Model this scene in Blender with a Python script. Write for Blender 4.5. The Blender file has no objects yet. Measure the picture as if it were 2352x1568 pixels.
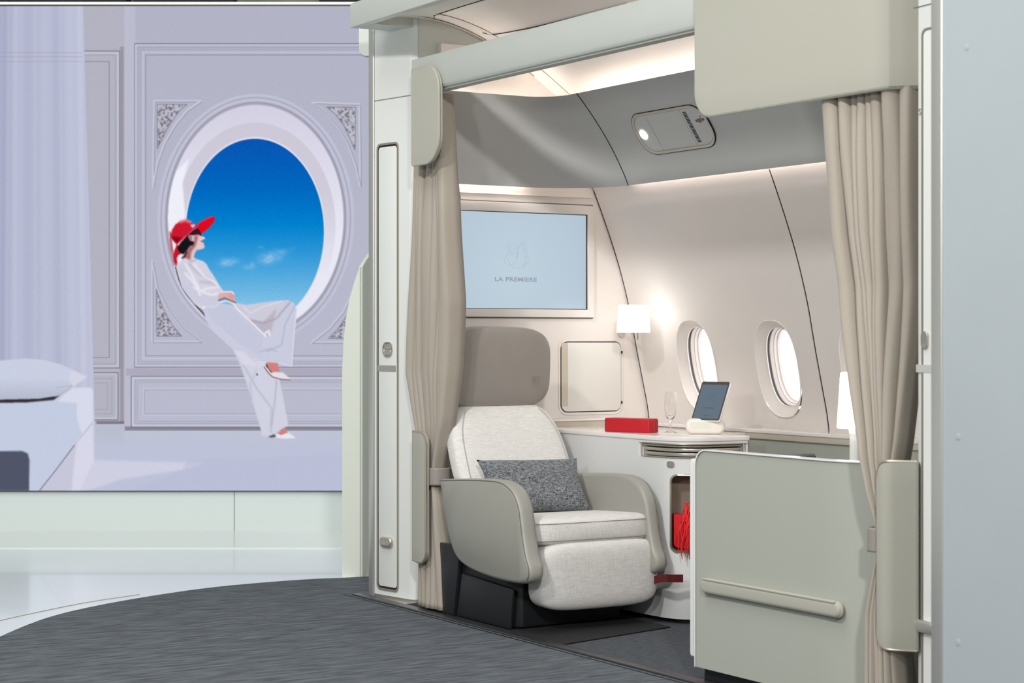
import bpy, bmesh, math, random
import numpy as np
from mathutils import Vector, Matrix
random.seed(5)
S = bpy.context.scene
COL = S.collection
R = math.radians

# ------------------------------------------------------------------ camera
F = 4400.0; CX = 1176.0; HY = 775.0; EYE = 1.15; YAW = R(31)
DIR = Vector((math.sin(YAW), math.cos(YAW), 0)); RGT = Vector((math.cos(YAW), -math.sin(YAW), 0))
cd = bpy.data.cameras.new('camera'); cam = bpy.data.objects.new('camera', cd); COL.objects.link(cam)
cam.location = (0, 0, EYE); cam.rotation_euler = (R(90), 0, -YAW)
cd.sensor_width = 36; cd.lens = F / 2352 * 36; cd.shift_y = (HY - 784) / 2352; cd.clip_end = 100
cd.dof.use_dof = True; cd.dof.focus_distance = 7.7; cd.dof.aperture_fstop = 5.0
S.camera = cam

def at(px, py, X=None, Y=None, Z=None, D=None):
    """world point seen at a photo pixel, on the plane X=, Y=, Z= or at depth D"""
    r = DIR + RGT * ((px - CX) / F) + Vector((0, 0, (HY - py) / F))
    k = D if D is not None else X / r.x if X is not None else Y / r.y if Y is not None else (Z - EYE) / r.z
    return Vector((0, 0, EYE)) + r * k

# ------------------------------------------------------------------ world, lights, exposure
W = bpy.data.worlds.new('hall'); S.world = W; W.use_nodes = True
nt = W.node_tree; bg = nt.nodes['Background']
tc = nt.nodes.new('ShaderNodeTexCoord'); sx = nt.nodes.new('ShaderNodeSeparateXYZ'); cr = nt.nodes.new('ShaderNodeValToRGB')
mr = nt.nodes.new('ShaderNodeMapRange'); mr.inputs[1].default_value = -1; mr.inputs[2].default_value = 1
nt.links.new(tc.outputs['Generated'], sx.inputs[0]); nt.links.new(sx.outputs[2], mr.inputs[0]); nt.links.new(mr.outputs[0], cr.inputs[0]); nt.links.new(cr.outputs[0], bg.inputs[0])
e = cr.color_ramp.elements; e[0].position = 0.0; e[0].color = (.35, .36, .36, 1); e[1].position = 1.0; e[1].color = (.95, 1, .99, 1)
m_ = e.new(.5); m_.color = (.34, .37, .36, 1); m_ = e.new(.62); m_.color = (.62, .66, .65, 1)
bg.inputs[1].default_value = .5

def area(name, loc, target, size, power, color=(1, 1, 1), size_y=None):
    l = bpy.data.lights.new(name, 'AREA'); l.energy = power; l.color = color; l.size = size
    if size_y: l.shape = 'RECTANGLE'; l.size_y = size_y
    o = bpy.data.objects.new(name, l); COL.objects.link(o); o.location = loc
    o.rotation_euler = (Vector(target) - Vector(loc)).to_track_quat('-Z', 'Y').to_euler()
    return o
area('key_spot', (-2.2, 2.6, 5.7), (4.3, 6.4, 1.0), .40, 255, (1, .98, .95))
area('low_spot', (-.8, 2.6, 2.3), (4.6, 6.2, .9), .35, 52, (1, .99, .97))
area('front_spot', (-.6, -2.4, 4.75), (4.2, 6.8, 1.0), .4, 330, (1, .985, .965))
area('hall_lamp', (1.0, 5.0, 6.5), (1.5, 7.5, 0), 3.0, 170, (.97, 1, .99))
S.view_settings.view_transform = 'Standard'; S.view_settings.look = 'None'
S.view_settings.exposure = 0.0; S.view_settings.gamma = 1.0; S.view_settings.use_curve_mapping = False
S.cycles.max_bounces = 10

# ------------------------------------------------------------------ materials
def lin(c):
    return tuple(((v / 255) / 12.92 if v / 255 <= .04045 else ((v / 255 + .055) / 1.055) ** 2.4) for v in c) + (1,)
def mat(name, rgb, rough=.5, metal=0.0, spec=.5, noise=0.0, nscale=40, stretch=(1, 1, 1), bump=0.0, rot=0, sheen=0, coat=0):
    m = bpy.data.materials.new(name); m.use_nodes = True; t = m.node_tree; b = t.nodes['Principled BSDF']
    c = lin(rgb); b.inputs['Base Color'].default_value = c; b.inputs['Roughness'].default_value = rough
    b.inputs['Metallic'].default_value = metal; b.inputs['Specular IOR Level'].default_value = spec
    b.inputs['Sheen Weight'].default_value = sheen; b.inputs['Coat Weight'].default_value = coat
    if noise or bump:
        tcn = t.nodes.new('ShaderNodeTexCoord'); mp = t.nodes.new('ShaderNodeMapping'); n = t.nodes.new('ShaderNodeTexNoise')
        mp.inputs['Scale'].default_value = stretch; mp.inputs['Rotation'].default_value = (0, 0, rot)
        n.inputs['Scale'].default_value = nscale; n.inputs['Detail'].default_value = 5; n.inputs['Roughness'].default_value = .65
        t.links.new(tcn.outputs['Object'], mp.inputs[0]); t.links.new(mp.outputs[0], n.inputs['Vector'])
        if noise:
            ra = t.nodes.new('ShaderNodeValToRGB'); el = ra.color_ramp.elements
            el[0].position = .3 if noise < .3 else .39; el[1].position = .7 if noise < .3 else .61
            el[0].color = tuple(v * (1 - noise) for v in c[:3]) + (1,); el[1].color = tuple(min(1, v * (1 + noise)) for v in c[:3]) + (1,)
            t.links.new(n.outputs[0], ra.inputs[0]); t.links.new(ra.outputs[0], b.inputs['Base Color'])
        if bump:
            bp = t.nodes.new('ShaderNodeBump'); bp.inputs['Strength'].default_value = bump; bp.inputs['Distance'].default_value = .002
            t.links.new(n.outputs[0], bp.inputs['Height']); t.links.new(bp.outputs[0], b.inputs['Normal'])
    return m
def woven(name, rgb, amt, scale, bump=.3, rough=.9, st_=14):
    """cross-woven cloth: two stretched noises multiplied"""
    m = mat(name, rgb, rough, spec=.2, sheen=.15); t = m.node_tree; b = t.nodes['Principled BSDF']
    tcn = t.nodes.new('ShaderNodeTexCoord'); outs = []
    for st in ((1, 1, st_), (st_, st_, 1)):
        mp = t.nodes.new('ShaderNodeMapping'); mp.inputs['Scale'].default_value = st
        n = t.nodes.new('ShaderNodeTexNoise'); n.inputs['Scale'].default_value = scale; n.inputs['Detail'].default_value = 3
        t.links.new(tcn.outputs['Object'], mp.inputs[0]); t.links.new(mp.outputs[0], n.inputs['Vector']); outs.append(n)
    ad = t.nodes.new('ShaderNodeMath'); ad.operation = 'ADD'
    t.links.new(outs[0].outputs[0], ad.inputs[0]); t.links.new(outs[1].outputs[0], ad.inputs[1])
    ra = t.nodes.new('ShaderNodeValToRGB'); el = ra.color_ramp.elements; c = lin(rgb)
    hf = t.nodes.new('ShaderNodeMath'); hf.operation = 'MULTIPLY'; hf.inputs[1].default_value = .5
    t.links.new(ad.outputs[0], hf.inputs[0]); t.links.new(hf.outputs[0], ra.inputs[0])
    el[0].position = .36; el[1].position = .64
    el[0].color = tuple(v * (1 - amt) for v in c[:3]) + (1,); el[1].color = tuple(min(1, v * (1 + amt * .7)) for v in c[:3]) + (1,)
    t.links.new(ra.outputs[0], b.inputs['Base Color'])
    bp = t.nodes.new('ShaderNodeBump'); bp.inputs['Strength'].default_value = bump; bp.inputs['Distance'].default_value = .0015
    t.links.new(hf.outputs[0], bp.inputs['Height']); t.links.new(bp.outputs[0], b.inputs['Normal'])
    return m
def emit(name, rgb, k):
    m = bpy.data.materials.new(name); m.use_nodes = True; t = m.node_tree; t.nodes.remove(t.nodes['Principled BSDF'])
    e_ = t.nodes.new('ShaderNodeEmission'); e_.inputs[0].default_value = lin(rgb); e_.inputs[1].default_value = k
    t.links.new(e_.outputs[0], t.nodes['Material Output'].inputs[0]); return m
M = {}
M['shell'] = mat('white_shell', (226, 226, 221), .38, noise=.012, nscale=3)
M['pillar'] = mat('pillar_white', (222, 223, 219), .42, noise=.01, nscale=4)
M['wall'] = mat('cabin_wall', (226, 219, 213), .5, noise=.012, nscale=4)
M['band'] = mat('overhead_grey', (190, 190, 188), .5, noise=.012, nscale=4)
M['vault'] = mat('cove_ceiling', (226, 220, 214), .55)
M['beam'] = mat('beam_grey', (194, 197, 191), .42, noise=.01, nscale=4)
M['pad'] = woven('padded_leather', (171, 169, 157), .035, 90, .12, .55)
M['divider'] = woven('divider_leather', (166, 168, 158), .02, 60, .05, .6)
M['leather'] = mat('taupe_leather', (146, 139, 132), .45, noise=.03, nscale=12, bump=.12)
M['armgrey'] = mat('grey_arm_shell', (152, 150, 142), .42, noise=.02, nscale=6)
M['seam'] = mat('stitching', (112, 108, 102), .7)
M['fabric'] = woven('light_woven_fabric', (216, 213, 209), .16, 30, .35)
M['pillow'] = woven('dark_woven_fabric', (118, 121, 125), .95, 60, .9, .9, 5)
M['curtain'] = woven('curtain_cloth', (167, 158, 146), .06, 70, .15)
M['black'] = mat('black_plastic', (27, 28, 31), .45)
M['dark'] = mat('dark_gap', (20, 20, 22), .8)
M['metal'] = mat('brushed_metal', (214, 212, 206), .36, metal=.8, bump=.05, nscale=60, stretch=(1, 1, .02))
M['champ'] = mat('champagne_metal', (200, 193, 180), .32, metal=.75)
M['chline'] = mat('champagne_trim', (178, 170, 156), .35, metal=.6)
M['beige'] = mat('beige_edge', (196, 187, 170), .4)
M['white'] = mat('gloss_white', (236, 236, 232), .2, coat=.3)
M['console'] = mat('console_white', (214, 214, 213), .4)
M['top'] = mat('countertop_white', (232, 226, 222), .12, coat=.4)
M['red'] = mat('red_leather', (184, 12, 28), .5, noise=.06, nscale=60, bump=.1)
M['redcloth'] = mat('red_cloth', (205, 18, 26), .8, noise=.12, nscale=70, bump=.3)
M['redyarn'] = mat('red_yarn', (216, 30, 34), .85, noise=.15, nscale=200)
M['darkred'] = mat('dark_red_webbing', (92, 8, 14), .7)
M['suede'] = mat('taupe_lining', (128, 115, 102), .9, noise=.1, nscale=14)
M['floor'] = mat('white_stage_floor', (228, 234, 235), .22, noise=.02, nscale=2, coat=.25)
M['carpet'] = mat('charcoal_carpet', (91, 95, 100), .95, spec=.1, noise=.31, nscale=6, stretch=(1, 7, 1), rot=-YAW + R(90) + R(90), bump=.6)
M['carpet2'] = mat('cabin_carpet', (78, 81, 86), .95, spec=.1, noise=.3, nscale=26, stretch=(1, 7, 1), rot=-YAW, bump=.5)
M['hall'] = mat('hall_back', (150, 155, 140), .9, noise=.2, nscale=.8)
M['greywall'] = mat('blue_grey_wall', (161, 168, 172), .5, noise=.02, nscale=3)
M['lamp'] = emit('lamp_shade_glow', (255, 250, 245), 4.4)
M['pane'] = emit('bright_window_pane', (255, 253, 252), 2.2)
M['spotlens'] = emit('reading_light_lens', (255, 252, 246), 8)
M['strip'] = emit('cove_light_strip', (255, 242, 232), 16)
M['strip2'] = emit('lower_light_strip', (255, 240, 230), 15)
M['glass'] = mat('clear_glass', (255, 255, 255), 0.0); M['glass'].node_tree.nodes['Principled BSDF'].inputs['Transmission Weight'].default_value = 1
M['decal'] = mat('grey_decal', (98, 104, 108), .6)
M['redink'] = mat('red_decal', (190, 30, 36), .6)

# ------------------------------------------------------------------ helpers
def obj(name, bm, m, parent=None, smooth=False, bevel=0, seg=3, sub=0, solid=0, ang=35):
    me = bpy.data.meshes.new(name); bmesh.ops.recalc_face_normals(bm, faces=bm.faces); bm.to_mesh(me); bm.free()
    o = bpy.data.objects.new(name, me); COL.objects.link(o); me.materials.append(m)
    if solid: md = o.modifiers.new('solid', 'SOLIDIFY'); md.thickness = solid; md.offset = 0
    if bevel:
        md = o.modifiers.new('bevel', 'BEVEL'); md.width = bevel; md.segments = seg; md.limit_method = 'ANGLE'; md.angle_limit = R(ang)
    if sub: md = o.modifiers.new('sub', 'SUBSURF'); md.levels = sub; md.render_levels = sub
    if smooth or bevel or sub:
        for p in me.polygons: p.use_smooth = True
        if not sub: me.set_sharp_from_angle(angle=R(40)) if not bevel else None
    if parent is not None:
        o.parent = parent; o.matrix_parent_inverse = Matrix.Translation(-parent.location) if parent.type == 'EMPTY' else Matrix()
        if parent.type != 'EMPTY' and parent.parent is not None: pass
    return o
def tag(o, label, cat, group=None, kind=None):
    o['label'] = label; o['category'] = cat
    if group: o['group'] = group
    if kind: o['kind'] = kind
    return o
def thing(name, label, cat, loc=(0, 0, 0), group=None):
    o = bpy.data.objects.new(name, None); COL.objects.link(o); o.location = loc; o.empty_display_size = .1
    return tag(o, label, cat, group)
def struct(o): o['kind'] = 'structure'; return o
def box(bm, lo, hi):
    r = bmesh.ops.create_cube(bm, size=1)
    for v in r['verts']: v.co = Vector([(lo[i] + hi[i]) / 2 + v.co[i] * (hi[i] - lo[i]) for i in range(3)])
    return r['verts']
def obox(bm, o, u, v, n, a, b, c):
    """oriented box with half sizes a,b,c along u,v,n about o"""
    r = bmesh.ops.create_cube(bm, size=2)
    for w in r['verts']: w.co = o + u * (w.co.x * a) + v * (w.co.y * b) + n * (w.co.z * c)
def prism(bm, pts, z0, z1):
    a = [bm.verts.new((p[0], p[1], z0)) for p in pts]; b = [bm.verts.new((p[0], p[1], z1)) for p in pts]
    n = len(pts); bm.faces.new(a[::-1]); bm.faces.new(b)
    for i in range(n): bm.faces.new((a[i], a[(i + 1) % n], b[(i + 1) % n], b[i]))
def plate(bm, pts, o, u, v, n, t0, t1):
    """2-D outline extruded between t0 and t1 along n in the frame o,u,v,n"""
    a = [bm.verts.new(o + u * p[0] + v * p[1] + n * t0) for p in pts]; b = [bm.verts.new(o + u * p[0] + v * p[1] + n * t1) for p in pts]
    k = len(pts); bm.faces.new(a[::-1]); bm.faces.new(b)
    for i in range(k): bm.faces.new((a[i], a[(i + 1) % k], b[(i + 1) % k], b[i]))
def ring(bm, outer, inner, o, u, v, n, t0, t1):
    k = len(outer); L = []
    for pts, t in ((outer, t0), (outer, t1), (inner, t1), (inner, t0)):
        L.append([bm.verts.new(o + u * p[0] + v * p[1] + n * t) for p in pts])
    for j in range(4):
        A = L[j]; B = L[(j + 1) % 4]
        for i in range(k): bm.faces.new((A[i], A[(i + 1) % k], B[(i + 1) % k], B[i]))
def rrect(w, h, r, n=8, cx=0, cy=0):
    out = []
    rs = r if isinstance(r, (list, tuple)) else (r, r, r, r)      # tr, tl, bl, br
    for q, (sx_, sy_) in enumerate(((1, 1), (-1, 1), (-1, -1), (1, -1))):
        rr = rs[q]
        for i in range(n + 1):
            a = q * math.pi / 2 + i / n * math.pi / 2
            out.append((cx + sx_ * (w / 2 - rr) + rr * math.cos(a), cy + sy_ * (h / 2 - rr) + rr * math.sin(a)))
    return out
def sell(w, h, p=2.6, n=56):
    out = []
    for i in range(n):
        a = 2 * math.pi * i / n; c, s = math.cos(a), math.sin(a)
        out.append((w / 2 * math.copysign(abs(c) ** (2 / p), c), h / 2 * math.copysign(abs(s) ** (2 / p), s)))
    return out
def tube(bm, pts, r, n=8, closed=False, taper=None):
    pts = [Vector(p) for p in pts]; rows = []; k = len(pts); up = None
    for i, p in enumerate(pts):
        a = pts[(i - 1) % k] if closed or i > 0 else p; b = pts[(i + 1) % k] if closed or i < k - 1 else p
        t = (b - a).normalized()
        if up is None: up = t.orthogonal().normalized()
        up = (up - t * up.dot(t)).normalized(); s = t.cross(up); rr = r * (taper[i] if taper else 1)
        rows.append([bm.verts.new(p + (up * math.cos(2 * math.pi * j / n) + s * math.sin(2 * math.pi * j / n)) * rr) for j in range(n)])
    for i in range(k if closed else k - 1):
        A, B = rows[i], rows[(i + 1) % k]
        for j in range(n): bm.faces.new((A[j], A[(j + 1) % n], B[(j + 1) % n], B[j]))
    if not closed: bm.faces.new(rows[0][::-1]); bm.faces.new(rows[-1])
def lathe(bm, prof, c, n=40):
    rows = [[bm.verts.new((c[0] + r * math.cos(2 * math.pi * j / n), c[1] + r * math.sin(2 * math.pi * j / n), c[2] + z)) for j in range(n)] for r, z in prof]
    for A, B in zip(rows, rows[1:]):
        for j in range(n): bm.faces.new((A[j], A[(j + 1) % n], B[(j + 1) % n], B[j]))
    bm.faces.new(rows[0][::-1]); bm.faces.new(rows[-1])
def grid(bm, rows, closed=False):
    V = [[bm.verts.new(p) for p in r] for r in rows]
    for A, B in zip(V, V[1:]):
        n = len(A)
        for j in range(n if closed else n - 1): bm.faces.new((A[j], A[(j + 1) % n], B[(j + 1) % n], B[j]))
    return V
def smoothpath(P, n=6):
    """Catmull-Rom through P"""
    P = [Vector(p) for p in P]; out = []
    for i in range(len(P) - 1):
        a = P[max(i - 1, 0)]; b = P[i]; c = P[i + 1]; d = P[min(i + 2, len(P) - 1)]
        for k in range(n):
            t = k / n
            out.append(.5 * ((2 * b) + (c - a) * t + (2 * a - 5 * b + 4 * c - d) * t * t + (3 * b - a - 3 * c + d) * t ** 3))
    out.append(P[-1]); return out
def cut(o, cutters):
    """carve holes and keep the plain result"""
    for c in cutters:
        md = o.modifiers.new('cut', 'BOOLEAN'); md.object = c; md.operation = 'DIFFERENCE'; md.solver = 'EXACT'
    dg = bpy.context.evaluated_depsgraph_get(); dg.update()
    me = bpy.data.meshes.new_from_object(o.evaluated_get(dg)); o.modifiers.clear(); o.data = me
    for c in cutters: bpy.data.objects.remove(c)
    return o
def text(name, body, size, o, u, v, n, m, parent, sx_=1.0, ext=.0004, align='CENTER', off=0.0, spacing=1.0):
    cu = bpy.data.curves.new(name, 'FONT'); cu.body = body; cu.size = size; cu.align_x = align; cu.align_y = 'CENTER'; cu.extrude = ext; cu.offset = off
    cu.space_character = spacing
    t = bpy.data.objects.new(name, cu); COL.objects.link(t); dg = bpy.context.evaluated_depsgraph_get(); dg.update()
    me = bpy.data.meshes.new_from_object(t.evaluated_get(dg)); bpy.data.objects.remove(t)
    for w in me.vertices: w.co = o + u * (w.co.x * sx_) + v * w.co.y + n * w.co.z
    ob = bpy.data.objects.new(name, me); COL.objects.link(ob); me.materials.clear(); me.materials.append(m)
    if parent is not None: ob.parent = parent; ob.matrix_parent_inverse = Matrix.Translation(-parent.location)
    return ob
XA, YA, ZA = Vector((1, 0, 0)), Vector((0, 1, 0)), Vector((0, 0, 1))

# the winged seahorse line mark, in 0..1 units
CREST = [[(.0, .70), (.10, .80), (.19, .93), (.18, .78), (.12, .66), (.26, .61), (.35, .53), (.25, .55), (.13, .50), (.04, .40), (.005, .28), (.06, .18), (.2, .13), (.33, .15), (.46, .25), (.54, .42), (.58, .62), (.64, .80), (.76, .88), (.84, .72), (.92, .68)],
         [(.50, .90), (.36, .87), (.22, .72), (.15, .52), (.15, .35), (.24, .15), (.38, .02), (.54, .0), (.72, .06), (.86, .22), (.93, .33)],
         [(.50, .90), (.50, .32), (.55, .55), (.58, .75), (.66, .89), (.78, .94), (.80, .88), (.86, 1.0), (.87, .92), (.92, .74), (.96, .53), (.93, .52), (.88, .57), (.78, .65), (.80, .74)],
         [(.77, .66), (.84, .54), (.86, .38), (.93, .44), (1.0, .44), (.99, .28), (.91, .12), (.77, .01), (.82, .12), (.88, .14), (.93, .33)],
         [(.48, .76), (.34, .70), (.27, .55), (.25, .42)], [(.48, .64), (.40, .58), (.37, .50), (.37, .42)]]
def crest(name, o, u, v, n, w, h, r, m, parent):
    bm = bmesh.new()
    for s in CREST:
        P = smoothpath([o + u * ((x - .5) * w) + v * ((y - .5) * h) for x, y in s], 4)
        tube(bm, P, r, 4)
    return obj(name, bm, m, parent)

# ------------------------------------------------------------------ floor and carpets
bm = bmesh.new(); box(bm, (-9, -2, -.05), (9, 20, 0)); struct(obj('floor', bm, M['floor']))
edge_px = [(-260, 1600), (-120, 1520), (0, 1465), (65, 1437), (130, 1415), (220, 1394), (330, 1374), (450, 1356), (560, 1344), (700, 1333), (790, 1329), (852, 1326), (940, 1326)]
edge = smoothpath([at(x, y, Z=0) for x, y in edge_px], 4)
pts = [(p.x, p.y) for p in edge] + [(edge[-1].x, 7.69), (3.775, 7.69), (3.775, 1.0), (-2.0, 1.0), (-2.6, 3.0)]
bm = bmesh.new(); prism(bm, pts, .0005, .006)
tag(obj('carpet', bm, M['carpet']), 'charcoal grey carpet with a curved edge on the white stage floor', 'carpet')
bm = bmesh.new(); tube(bm, smoothpath([at(x, y, Z=.001) for x, y in ((-60, 1441), (0, 1425), (90, 1405), (200, 1383), (320, 1365))], 5), .0022, 5)
struct(obj('trim_1', bm, M['champ']))
bm = bmesh.new(); box(bm, (3.834, 2.5, .0004), (5.12, 7.28, .003))
tag(obj('carpet', bm, M['carpet2']), 'dark grey carpet inside the cabin suite beyond the metal threshold', 'carpet')
bm = bmesh.new(); box(bm, (3.78, 2.5, 0), (3.832, 7.68, .012)); struct(obj('trim_2', bm, mat('sill', (92, 92, 94), .35, metal=.8), bevel=.004))
# second thin strip that runs past the sill
bm = bmesh.new(); box(bm, (3.75, 2.5, 0), (3.756, 7.7, .008)); struct(obj('trim_3', bm, M['black']))

# ------------------------------------------------------------------ backdrop: led wall, plinth, platform, hall
def dl(D, lat, z=0): q = DIR * D + RGT * lat; return Vector((q.x, q.y, z))
LD = 11.3
def ledp(px, py): return at(px, py, D=LD)
bm = bmesh.new(); obox(bm, dl(LD + .12, -1.9, .12), RGT, ZA, DIR, 2.6, .12, .1); struct(obj('baseboard_stage', bm, mat('plinth_gloss', (222, 230, 228), .16, coat=.3)))
bm = bmesh.new()
a = at(538, 1130, D=LD + .018); b = at(538, 1219, D=LD + .018); tube(bm, [a, b], .0018, 4)
struct(obj('trim_4', bm, M['seam']))
bm = bmesh.new(); obox(bm, dl(10.9, -1.9, .0), RGT, ZA, DIR, 2.6, .006, .47); struct(obj('platform', bm, mat('platform_white', (232, 236, 230), .2, coat=.3)))
bm = bmesh.new(); obox(bm, dl(15, 0, 3), RGT, ZA, DIR, 9, 3.2, .1); struct(obj('wall_back', bm, M['hall']))
bm = bmesh.new()
for lx, wd in ((-3.2, .5), (-2.3, .35), (-1.15, .2)): obox(bm, dl(13.5, lx, 3.65), RGT, ZA, DIR, wd, .45, .1)
struct(obj('trim_5', bm, mat('dark_hall_structure', (40, 44, 44), .8)))

def srgb_lin(a): return np.where(a <= .04045, a / 12.92, ((a + .055) / 1.055) ** 2.4)
def paint():
    x0, x1, y0, y1 = -60.0, 860.0, 15.0, 1126.0
    GW, GH = 680, 820
    xs = np.linspace(x0, x1, GW); ys = np.linspace(y0, y1, GH); X, Y = np.meshgrid(xs, ys)
    I = np.zeros((GH, GW, 3)); I[:] = (181, 182, 203)
    rng = np.random.default_rng(3)
    def C(c): return np.array(c, float)
    def blur(m, k):
        for _ in range(k):
            m = (np.pad(m, ((1, 1), (0, 0)), 'edge')[:-2] + m * 2 + np.pad(m, ((1, 1), (0, 0)), 'edge')[2:]) / 4
            m = (np.pad(m, ((0, 0), (1, 1)), 'edge')[:, :-2] + m * 2 + np.pad(m, ((0, 0), (1, 1)), 'edge')[:, 2:]) / 4
        return m
    def mask(P, k=1):
        P = np.array(P, float); ax, ay, bx, by = P[:, 0].min() - 14, P[:, 1].min() - 14, P[:, 0].max() + 14, P[:, 1].max() + 14
        i0, i1 = np.searchsorted(ys, ay), np.searchsorted(ys, by); j0, j1 = np.searchsorted(xs, ax), np.searchsorted(xs, bx)
        if i1 <= i0 or j1 <= j0: return np.zeros_like(X)
        acc = np.zeros((i1 - i0, j1 - j0)); dx = (x1 - x0) / GW / 4; dy = (y1 - y0) / GH / 4
        for ox, oy in ((-dx, -dy), (dx, -dy), (-dx, dy), (dx, dy)):
            sx2 = X[i0:i1, j0:j1] + ox; sy2 = Y[i0:i1, j0:j1] + oy; ins = np.zeros(sx2.shape, bool)
            for q in range(len(P)):
                (xa, ya), (xb, yb) = P[q], P[(q + 1) % len(P)]
                if ya == yb: continue
                ins ^= ((ya > sy2) != (yb > sy2)) & (sx2 < (xb - xa) * (sy2 - ya) / (yb - ya) + xa)
            acc += ins / 4
        m = np.zeros_like(X); m[i0:i1, j0:j1] = blur(acc, k); return m
    def put(m, c):
        I[:] = I * (1 - m[..., None]) + (C(c) if not isinstance(c, np.ndarray) or c.ndim == 1 else c) * m[..., None]
    def poly(P, c, k=1): put(mask(P, k), c)
    def line(P, w, c, a=1.0):
        P = np.array(P, float); d = np.full(X.shape, 1e9)
        for (xa, ya), (xb, yb) in zip(P, P[1:]):
            vx, vy = xb - xa, yb - ya; L = vx * vx + vy * vy + 1e-9
            t = np.clip(((X - xa) * vx + (Y - ya) * vy) / L, 0, 1); d = np.minimum(d, np.hypot(X - xa - t * vx, Y - ya - t * vy))
        put(np.clip(w / 2 + .6 - d, 0, 1) if a == 1 else np.exp(-(d / (w * .95)) ** 2) * a, c)
    def hband(ya, yb, xa, xb, c, a=.6): put(((Y >= ya) & (Y < yb) & (X >= xa) & (X < xb)) * a, c)
    # room: slightly darker at top, warmer in recess at the left
    I[:] += ((Y - 500) / 700 * 6)[..., None]
    put(((X > 192) & (X < 290)) * 1.0, (178, 178, 194))
    put(((X > 286) & (X < 312)) * 1.0, (186, 187, 208))
    def rect_lines(xa, ya, xb, yb, cs):
        for off, c, w in cs:
            line([(xa + off, ya + off), (xb - off, ya + off), (xb - off, yb - off), (xa + off, yb - off), (xa + off, ya + off)], w, c)
    dk, md, lt = (118, 116, 134), (158, 158, 178), (198, 199, 220)
    rect_lines(310, 101, 1200, 843, [(0, dk, 1.6), (3, lt, 2), (8, md, 1.4), (13, md, 1.2), (20, lt, 2), (26, dk, 1.0)])
    rect_lines(302, 864, 1200, 981, [(0, dk, 2.0), (4, lt, 3), (9, md, 1.4), (14, md, 1.2), (28, lt, 1.6), (31, md, 1.2)])
    hband(846, 862, 290, 900, (165, 158, 178), .6)
    rect_lines(120, 118, 276, 845, [(0, dk, 2), (4, lt, 2.5), (10, md, 1.3), (24, dk, 1.1)])
    rect_lines(120, 855, 272, 964, [(0, dk, 2), (4, lt, 2), (14, md, 1.3), (24, md, 1.1)])
    m = np.clip(1 - np.abs(X - 281) / 7, 0, 1) * (Y > 108) * (Y < 970); put(m * .75, (138, 130, 142))
    # floor
    put(((Y > 986) & (X > 286)) * 1.0, (190, 194, 214)); put(((Y > 973) & (X > 205) & (X <= 286)) * 1.0, (182, 190, 208))
    hband(979, 988, 288, 900, (120, 116, 128), .75); hband(966, 974, 222, 286, (118, 108, 118), .8)
    put(np.clip((Y - 990) / 40, 0, 1) * (X > 217), (188, 193, 218))
    m = mask([(217, 1056), (470, 1062), (440, 1075), (280, 1100), (205, 1126), (180, 1126), (217, 1062)], 7); put(m, (206, 206, 228))
    m = mask([(430, 1056), (860, 1040), (860, 1126), (300, 1126), (420, 1080)], 6); put(m * .5, (182, 186, 216))
    # sheer curtain
    edge_x = 192 + (Y - 15) / 1000 * 28
    cm = np.clip(edge_x - X + .5, 0, 1) * np.clip((1040 - Y) / 20, 0, 1)
    f = np.zeros_like(X)
    for xc, w, a_ in ((8, 16, -14), (38, 10, 9), (64, 22, -9), (100, 14, 3), (130, 12, -11), (158, 20, 6), (185, 10, 9), (205, 6, 5), (-20, 30, -12)):
        sh = xc + (Y - 15) / 1100 * (xc - 60) * .12
        f += a_ * np.exp(-((X - sh) / w) ** 2)
        f += a_ * .4 * np.tanh((X - sh - w) / 1.5) * np.exp(-((X - sh - w) / 14) ** 2)
    cur = np.stack([184 + f, 188 + f, 214 + f * .8], -1); put(cm, cur)
    for yy in (120, 130, 141): hband(yy, yy + 2.2, 0, 190, (160, 158, 182), .4)
    line([(92.5, 830), (92.5, 1126)], .8, (160, 165, 185), .6)
    # window oval
    def ell(cx, cy, rx, ry, k=1):
        d = np.sqrt(((X - cx) / rx) ** 2 + ((Y - cy) / ry) ** 2); return np.clip((1 - d) * rx / 1.6 + .5, 0, 1), d
    for r_, c in ((24, (190, 192, 214)), (17, (170, 170, 192)), (13, (196, 196, 216)), (9, (184, 184, 206)), (5, (150, 148, 170)), (2, (176, 174, 194))):
        m, d = ell(588, 502, 202 + r_, 262 + r_); put(m, c)
    m, dO = ell(588, 502, 201, 260)
    up = np.clip((560 - Y) / 340, 0, 1)
    base = np.stack([232 - 24 * up, 231 - 26 * up, 246 - 20 * up], -1); put(m, base)
    m2, _ = ell(587, 520, 184, 238); put(m2 * np.clip((640 - Y) / 200, 0, 1) * .8, (203, 197, 213))
    m = mask([(386, 700), (384, 480), (400, 400), (435, 365), (420, 420), (425, 480), (430, 560), (440, 640), (480, 720), (430, 700)], 2) * (dO < 1); put(m, (238, 238, 250))
    m3, _ = ell(586, 531, 161, 216); put(m3, (226, 226, 242))
    sk, _ = ell(586, 532, 158.5, 213)
    tt = np.clip((Y - 318) / 390, 0, 1)[..., None]
    stops = [(0, (8, 84, 178)), (.3, (0, 104, 192)), (.5, (0, 128, 206)), (.7, (52, 154, 216)), (.85, (96, 176, 225)), (1, (135, 196, 232))]
    sky = np.zeros_like(I)
    for ch in range(3): sky[..., ch] = np.interp(tt[..., 0], [s[0] for s in stops], [s[1][ch] for s in stops])
    sky += rng.normal(0, 2.0, X.shape)[..., None]; put(sk, sky)
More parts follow.
